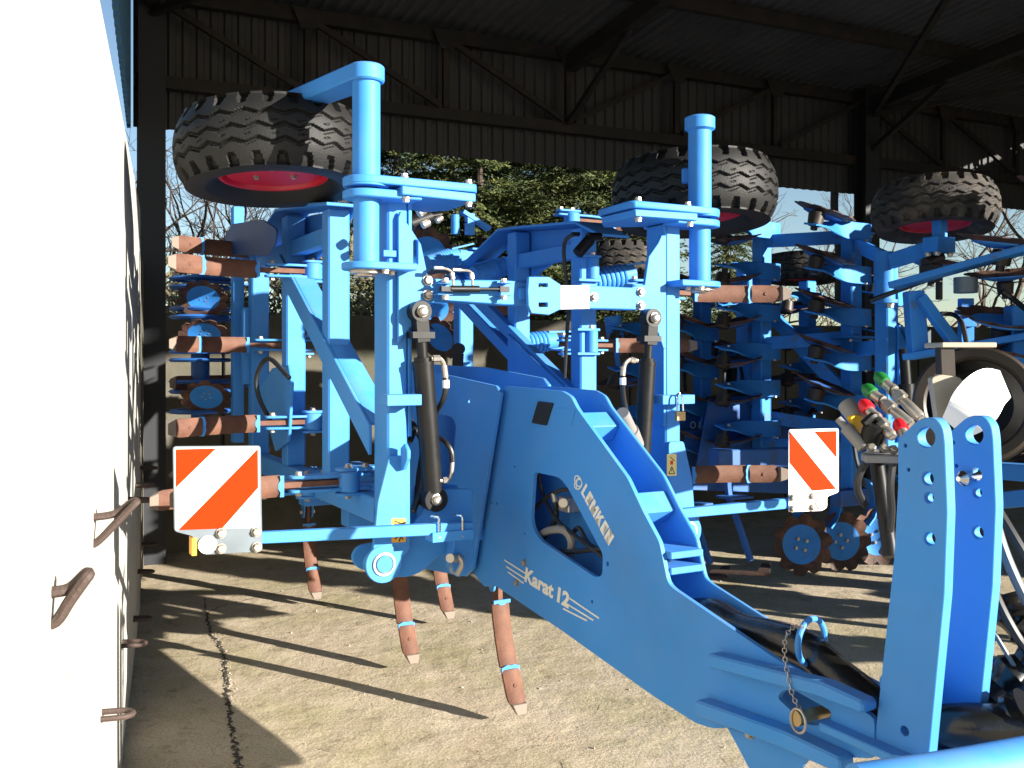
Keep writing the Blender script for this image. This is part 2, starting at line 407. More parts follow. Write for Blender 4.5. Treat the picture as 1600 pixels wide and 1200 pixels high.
# ================================================================= SETTING
def flat(name, pts, z, m):
    bm = bmesh.new(); bm.faces.new([bm.verts.new((x, y, z)) for x, y in pts]); me = mesh(name, bm, m, 0)
    return put(name, me)
g = flat('ground', [(-600, -600), (600, -600), (600, 600), (-600, 600)], -.03, DIRT); g['kind'] = 'structure'
yard = flat('concrete_yard', [(-9, -14), (26, -14), (26, 22), (-9, 22)], 0, GROUND); yard['kind'] = 'structure'

# crack in the slab: irregular dark gap with crumbled edges
def crack(pts, w0):
    bm = bmesh.new(); P = smooth_path([(p[0], p[1], 0) for p in pts], 26); prev = None; rr = random.Random(3)
    for i, p in enumerate(P):
        t = (P[min(i + 1, len(P) - 1)] - P[max(i - 1, 0)]).normalized(); s = Vector((-t.y, t.x, 0)); k = i / len(P)
        wl, wr = w0 * (1 - .55 * k) * rr.uniform(.15, 1.1), w0 * (1 - .55 * k) * rr.uniform(.15, 1.1); j = s * rr.uniform(-.01, .01)
        cur = [bm.verts.new(Vector((p.x, p.y, .004)) + j - s * wl), bm.verts.new(Vector((p.x, p.y, .004)) + j + s * wr)]
        if prev: bm.faces.new([prev[0], prev[1], cur[1], cur[0]])
        prev = cur
    o = put('crack', mesh('crack', bm, CRACKM, 0), yard); return o
crack([(-1.033,3.664),(-1.11,3.871),(-1.208,4.138),(-1.369,4.615),(-1.493,5),(-1.618,5.333),(-1.749,5.581),(-1.912,6),(-2.057,6.4)], .016)
crack([(-1.912,6),(-1.849,6.234),(-1.643,6.486),(-1.299,6.957)], .006)
def pebbles():
    bm = bmesh.new(); rr = random.Random(11)
    def stone(x, y, s):
        m = Matrix.Translation((x, y, s * .3)) @ Matrix.Rotation(rr.uniform(0, 6), 4, 'Z') @ Matrix.Diagonal((s, s * rr.uniform(.5, .9), s * rr.uniform(.4, .8), 1))
        bmesh.ops.create_icosphere(bm, subdivisions=1, radius=1, matrix=m)
    C = [(-1.033,3.664),(-1.11,3.871),(-1.208,4.138),(-1.369,4.615),(-1.493,5),(-1.618,5.333),(-1.749,5.581)]
    for i in range(240):
        k = rr.random() * (len(C) - 1.001); a = int(k); f = k - a
        stone(C[a][0] * (1 - f) + C[a + 1][0] * f + rr.gauss(.008, .018), C[a][1] * (1 - f) + C[a + 1][1] * f, rr.uniform(.002, .0075))
    for i in range(500):
        y = rr.uniform(3.5, 9); stone(rr.uniform(-.33, .3) * y, y, rr.uniform(.0015, .005) * rr.choice((1, 1, 1, 1.8)))
    o = put('loose_grit', mesh('loose_grit', bm, mat('pale_grit', (.34, .29, .22), .9, var=.3, var_scale=40), 0)); o['kind'] = 'stuff'
    return tag(o, 'loose pale grit and crumbs scattered over the concrete yard', 'grit', kind='stuff')
pebbles()
def straw():
    bm = bmesh.new(); rr = random.Random(21)
    for i in range(260):
        y = rr.uniform(3.6, 9); p = Vector((rr.uniform(-.33, .45) * y, y, rr.uniform(.004, .01))); a = rr.uniform(0, 2 * PI); L = rr.uniform(.02, .09)
        d = Vector((math.cos(a), math.sin(a), rr.uniform(0, .05))); s_ = Vector((-d.y, d.x, 0)) * rr.uniform(.001, .0022)
        bm.faces.new([bm.verts.new(q) for q in (p - s_, p + d * L - s_, p + d * L + s_, p + s_)])
    o = put('straw_bits', mesh('straw_bits', bm, mat('dry_straw', (.30, .23, .12), .8, var=.3, var_scale=30), 0)); tag(o, 'short bits of dry straw and leaf litter on the yard', 'straw', kind='stuff')
straw()

# ---- left retaining wall, near panel and lower far panel, with lifting loops
LW = thing('concrete_wall', 'tall sunlit pale concrete wall along the left with bent steel lifting loops', 'wall', (-1.537, 3.78, 0), 109.63)
def wp(bm): box(bm, (-4.5, 0, -.02), (2.6, .16, 2.58))
part('wall_panel', wp, CONC, LW, bevel=.012)
def wp2(bm): box(bm, (2.615, .01, -.02), (5.2, .17, 2.33))
part('wall_panel', wp2, CONCO, LW, 'lower panel at the far end of the wall, shade put in as darker colour', bevel=.012)  # shaded end of the wall takes the darkened concrete
LOOP = mat('rusty_rebar', (.055, .034, .027), .7, var=.2, bump=.3, bump_scale=120)
def loop_mesh(rad=.011, sp=.075, out=.11):
    bm = bmesh.new()
    tube(bm, [(-sp / 2, .02, 0), (-sp / 2, -out * .55, 0), (-sp * .38, -out * .85, 0), (0, -out, 0), (sp * .38, -out * .85, 0), (sp / 2, -out * .55, 0), (sp / 2, .02, 0)], rad, 8, 4)
    return mesh('lifting_loop', bm, LOOP)
LOOPM = loop_mesh()
def loop_at(p, tilt, s=1.0, yaw=0):
    o = put('lifting_loop', LOOPM, LW, None, (p[0], 0, p[2]), (R(tilt), R(yaw), 0)); o.scale = (s, s, s); return o
for q, tilt, yaw, s in [((-1.2,0,0.614), 2, 90, .75), ((-2.386,0,1.166), 0, 0, .1)]:
    if s > .2: loop_at(q, tilt, s, 0)
# two long loops bent upwards, the others stick straight out
def bent_loop(p, sx, out, up):
    bm = bmesh.new(); r = .0095
    tube(bm, [(0, .02, 0), (0, -.006, .003), (-sx * .2, -out * .5, up * .48), (-sx * .3, -out * .93, up * .94), (0, -out, up), (sx * .3, -out * .9, up), (sx * .4, -out * .5, up * .72), (sx * .3, -.008, up * .66), (sx * .3, .02, up * .66)], r, 8, 5)
    return put('lifting_loop', mesh('lifting_loop', bm, LOOP), LW, 'steel lifting loop bent upwards', (p[0], 0, p[2]))
bent_loop((-2.386,0,1.176), .022, .055, .075)
bent_loop((-1.484,0,1.139), .03, .10, .10)
for q, s in [((0,0,0.476), .8), ((1.267,0,0.251), .8), ((2.006,0,0.341), .8), ((3.328,0,0.263), .8), ((0.617,0,0.957), .9), ((1.561,0,0.907), .9), ((2.53,0,0.898), .9), ((4.347,0,0.151), .8)]:
    loop_at(q, 3, s)

# ---- the shed
SH = thing('open_shed', 'dark open fronted machine shed with corrugated cladding and lattice girder', 'shed', (-2.863, 7.6, 0), 24.7)
Z0, Z1, ZR, SL = 3.45, 4.55, 4.60, .07
def corr(bm, x0, x1, f, pitch=.11, dep=.022):
    """trapezoid profile along x; f(x, d) -> two end points of the rib line displaced by d"""
    xs = []; x = x0
    while x < x1:
        for dx, d in ((0, 0), (pitch * .34, 0), (pitch * .46, dep), (pitch * .88, dep)): xs.append((x + dx, d))
        x += pitch
    prev = None
    for x, d in xs:
        a, b = f(x, d); cur = (bm.verts.new(a), bm.verts.new(b))
        if prev: bm.faces.new([prev[0], cur[0], cur[1], prev[1]])
        prev = cur
XL, XR, YF = -.12, 11.2, -10.5
part('wall_cladding', lambda bm: corr(bm, XL, XR, lambda x, d: ((x, .13 - d, Z0), (x, .13 - d, Z1 + .02))), SHEET, SH, ang=0)
part('roof_sheeting', lambda bm: corr(bm, XL - .05, XR, lambda x, d: ((x, .35, ZR + .03 - SL * .35 + d), (x, YF, ZR + .03 - SL * YF + d)), .12, .03), ROOFM, SH, ang=0)
# left gable cladding, ribs vertical, sky reflection put into its blue colour
part('wall_cladding', lambda bm: corr(bm, YF, .13, lambda y, d: ((-.145 + .075 * y - d, y, 3.42), (-.145 + .075 * y - d, y, ZR - SL * y)), .14, .03), SHEETB, SH, 'corrugated gable cladding with the sky reflection put in as blue colour', ang=0)
part('wall_cladding', lambda bm: corr(bm, YF, .13, lambda y, d: ((XR + .02 + d, y, 0.1), (XR + .02 + d, y, ZR - SL * y)), .14, .03), SHEET, SH, 'unseen right gable cladding added to shade the back wall', ang=0)  # out of view, closes this side to keep sun off the back wall
# lattice girder along the back
def chord(bm, z, h, y0=-.02, y1=.06):
    box(bm, (XL, y0, z - h / 2), (XR, y1, z + h / 2))
part('girder_chord', lambda bm: chord(bm, 3.80, .10), STEELD, SH, 'bottom chord of the girder')
part('girder_chord', lambda bm: chord(bm, 4.50, .12), STEELD, SH, 'top chord of the girder')
POSTX = [0.0, 7.43]
nodes = [0.0, 1.24, 2.48, 3.72, 4.95, 6.19, 7.43, 8.67, 9.9, 11.1]
for i, x in enumerate(nodes):
    if i and abs(x - 7.43) > .1:
        part('girder_post', lambda bm: beam(bm, (x, -.03, 3.85), (x, -.03, 4.44), .05, .05, (0, 1, 0)), STEELD, SH)
    if i + 1 < len(nodes):
        x2 = nodes[i + 1]; up = i in (3, 4, 5, 10)
        a, b = ((x + .06, -.05, 3.86), (x2 - .06, -.05, 4.43)) if up else ((x + .06, -.05, 4.43), (x2 - .06, -.05, 3.86))
        part('girder_brace', lambda bm: beam(bm, a, b, .05, .045, (0, 1, 0)), STEELD, SH)
for x in nodes[1:]:
    part('gusset_plate', lambda bm: plate(bm, 'y', -.085, -.075, [(x - .14, 4.53), (x + .14, 4.53), (x + .06, 4.36), (x - .06, 4.36)]), STEELD, SH)
for x in POSTX:
    part('shed_post', lambda bm: (box(bm, (x - .10, -.18, 0), (x + .10, -.168, ZR)), box(bm, (x - .10, -.012, 0), (x + .10, 0, ZR)),
                                  box(bm, (x - .006, -.167, 0), (x + .006, -.013, ZR))), POSTM, SH)
# purlins and rafters under the roof
def zroof(y): return ZR - SL * y
for y in (-1.3, -2.7, -4.1, -5.5, -6.9, -8.3, -9.7):
    part('purlin', lambda bm: box(bm, (XL, y - .03, zroof(y) - .13), (XR, y + .03, zroof(y) - .005)), STEELD, SH)
for x in (0, 3.72, 7.43, 11.0):
    part('rafter', lambda bm: (beam(bm, (x, -.1, zroof(-.1) - .22), (x, YF, zroof(YF) - .22), .10, .16)), STEELD, SH)
for x0, x1 in ((0, 3.72), (7.43, 3.72), (7.43, 11.0)):
    part('wind_brace', lambda bm: beam(bm, (x0, -.2, zroof(-.2) - .34), (x1, -5.5, zroof(-5.5) - .34), .05, .05), STEELD, SH)
for x in (3.72, 7.43):
    part('knee_brace', lambda bm: beam(bm, (x, -.06, 3.84), (x, -1.15, zroof(-1.15) - .30), .05, .05), STEELD, SH)
part('downpipe', lambda bm: tube(bm, [(7.24, .2, 3.5), (7.24, .2, 3.25), (7.30, .2, 3.12), (7.30, .2, 2.2)], .045, 10, 3), POSTM, SH)

# ---- concrete push wall behind, with posts between its bays
BW = thing('concrete_push_wall', 'low weathered concrete wall closing the back of the shed behind the machines', 'wall', (-2.863, 7.6, 0), 24.7)
xx = -1.4; bay = 0
while xx < 11:
    part('wall_panel', lambda bm: box(bm, (xx, .25, -.02), (xx + 1.98, .40, 1.97 + .012 * (bay % 2))), CONCO, BW, bevel=.01)
    xx += 2.0; bay += 1

# ---- trees beyond the back wall
def conifer_crown(seed, H, rad, dens=1.0):
    rr = random.Random(seed); bm = bmesh.new()
    def leaf(p, d, L, wd):
        s = d.cross(Vector((rr.uniform(-1, 1), rr.uniform(-1, 1), rr.uniform(-1, 1)))).normalized() * wd
        bm.faces.new([bm.verts.new(p - s * .6), bm.verts.new(p + d * L * .5 + s), bm.verts.new(p + d * L), bm.verts.new(p + d * L * .5 - s)])
    z = .9
    while z < H:
        k = 1 - z / H; r = rad * (k ** .75) * rr.uniform(.8, 1.1) + .1; nb = int(8 + 5 * k)
        for i in range(nb):
            a = rr.uniform(0, 2 * PI); out = Vector((math.cos(a), math.sin(a), 0)); Lb = r * rr.uniform(.65, 1.1)
            droop = rr.uniform(.15, .4); side = Vector((-out.y, out.x, 0))
            m = int(10 * dens) + int(Lb * 52 * dens)
            for j in range(m):
                t = .15 + .85 * (j + rr.random()) / m
                p = Vector((0, 0, z)) + out * (Lb * t) + Vector((0, 0, -droop * Lb * t * t + .18 * Lb * max(0, t - .7)))
                for sgn in (-1, 1):
                    d = (out * rr.uniform(.4, 1) + side * sgn * rr.uniform(.35, 1) + Vector((0, 0, rr.uniform(-.55, .35)))).normalized()
                    leaf(p, d, rr.uniform(.05, .13) * (1.15 - .4 * t), rr.uniform(.007, .014))
                    q = p + d * rr.uniform(.05, .16)
                    leaf(q, (d + Vector((rr.uniform(-.7, .7), rr.uniform(-.7, .7), rr.uniform(-.4, .6)))).normalized(), rr.uniform(.04, .09), rr.uniform(.006, .012))
        z += rr.uniform(.13, .22)
    return mesh('crown', bm, NEEDLE, 0)
CR = [conifer_crown(1, 8.0, 2.1), conifer_crown(5, 6.5, 1.9), conifer_crown(9, 7.2, 2.3)]
def tr_trunk(H, r): 
    bm = bmesh.new(); tube(bm, [(0, 0, -.1), (.03, 0, H * .4), (-.02, .03, H * .8), (0, 0, H)], r, 8, 3, rf=lambda t: 1 - .85 * t); return mesh('trunk', bm, BARK)
TRK = tr_trunk(6.0, .075)
spr = [(-2.1, 17.6, 0, 1.15, 'spruce behind the wall just right of the large left wheel'),
       (-.55, 16.6, 1, 1.35, 'spruce tree standing left of centre in the gap below the cladding'),
       (.75, 18.2, 2, 1.3, 'tall dense spruce tree filling the middle of the gap behind the wall'),
       (1.75, 16.8, 1, 1.3, 'yellowish green spruce tree in front of the others near the right wheel'),
       (-1.3, 20.5, 2, 1.5, 'dark spruce standing further back, left of the middle of the gap'),
       (1.3, 21.0, 0, 1.5, 'dark spruce standing further back, right of the middle of the gap'),
       (3.95, 17.3, 0, .62, 'thin small spruce tree standing alone against the bright sky on the right')]
for i, (x, y, k, s, lab) in enumerate(spr):
    t = thing('spruce_tree', lab, 'tree', (x, y, -.02), random.uniform(0, 360), 'spruce trees behind the shed'); t.scale = (s, s, s)
    put('crown', CR[k], t); put('trunk', TRK, t)

def bare_tree(seed, H, depth=6):
    rr = random.Random(seed); T = bmesh.new(); B = bmesh.new()
    def grow(p, d, L, r, lv):
        n = 3; pts = [p]; q = p; dd = d
        for i in range(n):
            dd = (dd + Vector((rr.gauss(0, .16), rr.gauss(0, .16), rr.gauss(.02, .10)))).normalized(); q = q + dd * (L / n); pts.append(q)
        bm = T if lv < 1 else B
        tube(bm, pts, r, 6 if lv < 2 else 3, 2 if lv < 2 else 0, cap=False, rf=lambda t: 1 - .4 * t)
        if lv >= depth: return
        kids = 3 if lv < 2 else rr.choice((2, 3, 3))
        for i in range(kids):
            base = pts[-1] if i == 0 else pts[rr.choice((1, 2, 3))]
            nd = (dd + Vector((rr.gauss(0, .65), rr.gauss(0, .65), rr.gauss(.08, .4)))).normalized()
            grow(base, nd, L * rr.uniform(.55, .82), r * (.66 if i == 0 else .5), lv + 1)
    grow(Vector((0, 0, -.1)), Vector((0, 0, 1)), H * .33, H * .018, 0)
    return mesh('trunk', T, BARK), mesh('branches', B, BARK, 0)
BT = [bare_tree(3, 6.5), bare_tree(8, 5.5), bare_tree(12, 7.5)]
for x, y, k, s, lab in [(-5.9, 16.5, 0, 1.1, 'bare leafless tree seen between the wall and the dark shed post'),
                        (-5.6, 15.5, 1, 1.15, 'bushy leafless tree behind the brown shares on the left'),
                        (-4.4, 16.0, 2, .95, 'leafless tree showing below the red hub of the left wheel'),
                        (-6.3, 17, 2, 1.15, 'taller leafless tree at the far left above the wall'),
                        (6.3, 17.5, 0, 1.0, 'leafless tree with leaning trunk right of the muddy wheel'),
                        (5.5, 19.5, 1, 1.2, 'leafless tree against the sky directly below the muddy wheel'),
                        (-5.1, 17.8, 2, 1.0, 'twiggy leafless tree close to the right side of the dark shed post'),
                        (-7.2, 16.2, 0, 1.0, 'leafless tree in the narrow gap between wall and post'),
                        (8.0, 16.2, 2, .85, 'leafless tree at the far right edge behind the jagged discs'),
                        (4.6, 20.0, 2, .8, 'slender leafless tree left of the right hand shed post')]:
    t = thing('bare_tree', lab, 'tree', (x, y, -.02), random.uniform(0, 360), 'bare trees behind the shed'); t.scale = (s, s, s)
    put('trunk', BT[k][0], t); put('branches', BT[k][1], t)
def undergrowth():
    rr = random.Random(4); bm = bmesh.new()
    for i in range(26000):
        x = rr.uniform(-9, 11) if i % 2 else rr.uniform(-6.5, -2.0); y = rr.uniform(13.5, 16) + max(0, (x - 2) * .2); hgt = (3.0 if x < -1.5 else 1.7) + .4 * math.sin(x * 1.7) + .2 * math.sin(x * 4.1)
        p = Vector((x, y, rr.uniform(0, max(.6, hgt)))); d = Vector((rr.gauss(0, 1), rr.gauss(0, 1), rr.gauss(.3, 1))).normalized(); s = d.orthogonal().normalized() * rr.uniform(.012, .035)
        L = rr.uniform(.06, .2); bm.faces.new([bm.verts.new(p - s), bm.verts.new(p + s), bm.verts.new(p + d * L)])
    o = put('undergrowth', mesh('undergrowth', bm, IVY, 0)); tag(o, 'tangled brown and olive undergrowth behind the back wall', 'undergrowth', kind='stuff')
undergrowth()
# ================================================================= THE FOLDED CULTIVATOR
# local axes: x = across the machine (to its right in the picture), y = backwards, z = up
CU = thing('folded_cultivator', 'large blue folded cultivator with side lettering, red and white warning boards and two raised wheels', 'cultivator', (0.213, 3.846, 0), 28.2)
def mp(name, fn, m=BLUE, label=None, bevel=.003, parent=None, ang=35): return part(name, fn, m, parent or CU, label, ang, bevel)

# ---- drawbar: two side plates, cross members
out = [(0.296,1.484),(-0.173,1.476),(-0.238,1.457),(-0.278,1.416),(-0.601,1.194),(-0.692,1.091),(-0.78,1.006),(-0.823,0.885),(-0.853,0.871),(-1.309,0.774),(-1.508,0.75),(-1.643,0.723),(-1.643,0.624),(-1.487,0.572),(-1.146,0.531),(-1.041,0.493),(-0.964,0.483),(-0.745,0.499),(-0.183,0.567),(0.39,0.625),(0.483,0.597),(0.625,0.645)]
win = rnd([(0.043,1.148),(-0.154,1.147),(-0.21,1.119),(-0.452,0.908),(-0.448,0.831),(-0.403,0.817),(0.002,0.885),(0.069,0.938)], [.03, .05, .05, .02, .03, .03, .05, .07], 5)
slot = rnd([(-1.311,0.669),(-1.331,0.695),(-1.374,0.71),(-1.508,0.695),(-1.5,0.662),(-1.425,0.629)], .03, 4)
def dots(l, u, rad): return [disc2(p, rad, 10) for p in l]
small = dots([(0.205,1.153),(0.117,0.889),(0.415,0.977),(0.366,0.978)], 0, .006) + dots([(0.495,0.862)], 0, .013) + dots([(-0.382,0.725)], 0, .007) + dots([(-0.481,0.88)], 0, .009)
sidep = mp('side_plate', lambda bm: plate(bm, 'x', -.12, -.104, rnd(out, .015, 2), [win, slot] + small), label='lettered side plate of the drawbar with a large window')
mp('side_plate', lambda bm: plate(bm, 'x', .03, .046, rnd(out, .015, 2), []), label='far side plate of the drawbar')
def edge(i, t, inset):
    p, q = Vector(out[i]), Vector(out[i + 1]); d = (q - p).normalized(); n = Vector((-d.y, d.x)); n = n if n.y < 0 else -n
    return tuple(p + (q - p) * t + n * inset)
for i, t0, t1 in ((3, .0, .22), (4, .35, .95)):
    mp('cross_member', lambda bm: plate(bm, 'x', -.103, .029, [edge(i, t0, .02), edge(i, t1, .02), edge(i, t1, .09), edge(i, t0, .09)]))
for k, z in enumerate((.955, .905)):
    bq = (-0.12,-0.8,0.942)[1]
    mp('cross_plate', lambda bm: box(bm, (-.103, bq - .02, z), (.029, bq + .14, z + .022)))
mp('cross_plate', lambda bm: box(bm, (-.103, -.9, .62), (.029, .3, .64)), label='bottom plate of the drawbar')
# rails welded along the nose of the drawbar
for a in ([(-1.079,0.736),(-1.522,0.783),(-1.656,0.776),(-1.656,0.745),(-1.501,0.741),(-1.079,0.694)], [(-1.021,0.582),(-1.389,0.614),(-1.585,0.614),(-1.585,0.574),(-1.365,0.565),(-1.021,0.537)]):
    mp('nose_rail', lambda bm: plate(bm, 'x', -.175, -.122, rnd(a, .01, 2)), bevel=.006)
gz = [(-1.104,0.517),(-1.434,0.558),(-1.287,0.363),(-1.236,0.396)]
mp('gusset', lambda bm: plate(bm, 'x', -.118, -.102, gz), bevel=.002)
bolts(CU, [(-.12,) + tuple(p) for p in [(-1.205,0.534),(0.117,0.772),(0.182,0.678)]], (-1, 0, 0), .012)
# black rubber pad, two embossed squares
pad = [(0.002,1.431),(-0.116,1.428),(-0.063,1.339),(0.054,1.342)]
mp('rubber_pad', lambda bm: plate(bm, 'x', -.126, -.1205, rnd(pad, .006, 2)), RUBBER, bevel=.001)
sq = [(-0.15,1.412),(-0.274,1.411),(-0.242,1.347),(-0.126,1.35)]
mp('embossed_square', lambda bm: plate(bm, 'x', -.122, -.1202, rnd(sq, .008, 2)), BLUE, bevel=0)

# ---- lettering on the drawbar
LP = [(-0.12,-0.309,1.108),(-0.12,-0.489,0.944),(-0.12,0.117,0.7),(-0.12,-0.224,0.666)]
block_letters('LEMKEN', DECAL, sidep, LP[0], LP[1], .052, (-1, 0, 0))
lm = Vector(LP[2]).lerp(Vector(LP[3]), .66)
lettering('model_lettering', 'Karat', DECAL, sidep, LP[2], lm, .058, (-1, 0, 0), bold=.04, shear=.12)
lettering('model_lettering', '12', DECAL, sidep, Vector(LP[2]).lerp(Vector(LP[3]), .75), LP[3], .058, (-1, 0, 0), bold=.045, shear=.12)
for a, b in zip([(-0.121,0.294,0.75),(-0.121,0.276,0.726),(-0.121,0.259,0.706),(-0.121,-0.23,0.704),(-0.121,-0.207,0.679),(-0.121,-0.184,0.655)], [(-0.121,0.094,0.728),(-0.121,0.105,0.707),(-0.121,0.126,0.687),(-0.121,-0.429,0.677),(-0.121,-0.392,0.661),(-0.121,-0.349,0.649)]):
    part('speed_line', lambda bm: beam(bm, a, b, .0022, .006, (0, .35, .94)), DECAL, sidep, bevel=0)
def emblem(bm):
    c = Vector((-0.121,-0.289,1.141)); e1 = (Vector(LP[1]) - Vector(LP[0])).normalized(); e2 = Vector((-1, 0, 0)).cross(e1)
    def loop(cx, cy, rx, ry, rot, a0=0, a1=360):
        pts = []
        for i in range(25):
            a = R(a0 + (a1 - a0) * i / 24); x, y = rx * math.cos(a), ry * math.sin(a); ca, sa = math.cos(R(rot)), math.sin(R(rot))
            pts.append(c + e1 * (cx + x * ca - y * sa) + e2 * (cy + x * sa + y * ca))
        ribbon(bm, pts, [(pts[min(i + 1, 24)] - pts[max(i - 1, 0)]).cross(Vector((1, 0, 0))) for i in range(25)], .0042, .0016)
    loop(-.004, .006, .025, .018, 20); loop(.004, -.002, .027, .017, 65); loop(.003, .0, .012, .023, 25, 60, 300)
part('emblem', emblem, DECAL, sidep, ang=0)

# ---- rear frame plates that embrace the drawbar
fl = [(1.265,1.545),(0.866,1.527),(0.31,1.484),(0.263,1.456),(0.533,0.672),(0.612,0.62),(1.265,0.541)]
fw = rnd([(1.003,1.339),(0.75,1.328),(0.707,1.295),(0.75,1.053),(0.866,0.98),(1.098,0.952)], .02, 3)
mp('frame_plate', lambda bm: plate(bm, 'x', -.155, -.138, fl, [fw] + dots([(0.572,1.409)], 0, .010)), label='outer frame plate with a window')
fl2 = [(p[0] + (.75 if i in (0, 6) else 0), p[1]) for i, p in enumerate(fl)]
mp('frame_plate', lambda bm: plate(bm, 'x', .075, .092, [(p[0], p[1] + (.03 if i < 4 else 0)) for i, p in enumerate(fl2)]))
mp('main_beam', lambda bm: box(bm, (-.137, .5, .80), (.074, 2.7, .93)))
for b in (.9, 1.6, 2.35):
    mp('cross_beam', lambda bm: box(bm, (-.62, b - .05, .84), (.62, b + .05, .94)))

# ---- front hinge plates (left one is in full view) and cross beam of the fixed frame
def hinge_plate(side):
    o = [(-0.79,0.829),(-0.775,0.791),(-0.739,0.768),(-0.604,0.756),(-0.551,0.77),(-0.488,0.819),(-0.408,0.846),(-0.341,0.865),(-0.33,0.949),(-0.33,1.079),(-0.529,1.092),(-0.54,1.003),(-0.577,0.969),(-0.604,0.86),(-0.708,0.874),(-0.765,0.865)]
    o = o if side < 0 else [(-p[0], p[1]) for p in o]
    return o
for sd in (-1, 1):
    o = hinge_plate(sd)
    mp('hinge_plate', lambda bm: plate(bm, 'y', .165, .185, rnd(o, .02, 3)))
    mp('hinge_plate', lambda bm: plate(bm, 'y', .30, .32, rnd(o, .02, 3)))
for a_, b_ in ((-.52, -.36), (.10, .52)):
    mp('front_cross_beam', lambda bm: box(bm, (a_, .187, .83), (b_, .298, .955)), bevel=.006)
    mp('front_cross_beam', lambda bm: box(bm, (a_, .187, .957), (b_, .298, 1.06)), bevel=.006)
def lug(bm):
    o = [(-0.434,0.96),(-0.362,0.954),(-0.354,0.809),(-0.39,0.752),(-0.434,0.749),(-0.456,0.799)]
    plate(bm, 'y', .10, .16, rnd(o, .015, 3))
mp('tow_lug', lug)
mp('locking_pin', lambda bm: (cyl(bm, (-0.497,0.02,0.845), (-0.42,0.1,0.823), .017), tube(bm, [(-0.447,0.06,0.843), (-0.432,0.05,0.814), (-0.449,0.06,0.769)], .011, 8)), ZINC, bevel=0)
mp('lynch_clip', lambda bm: tube(bm, [(-0.476,0.05,0.818), (-0.485,0.04,0.797), (-0.465,0.05,0.78)], .004, 6), ZINC, bevel=0)

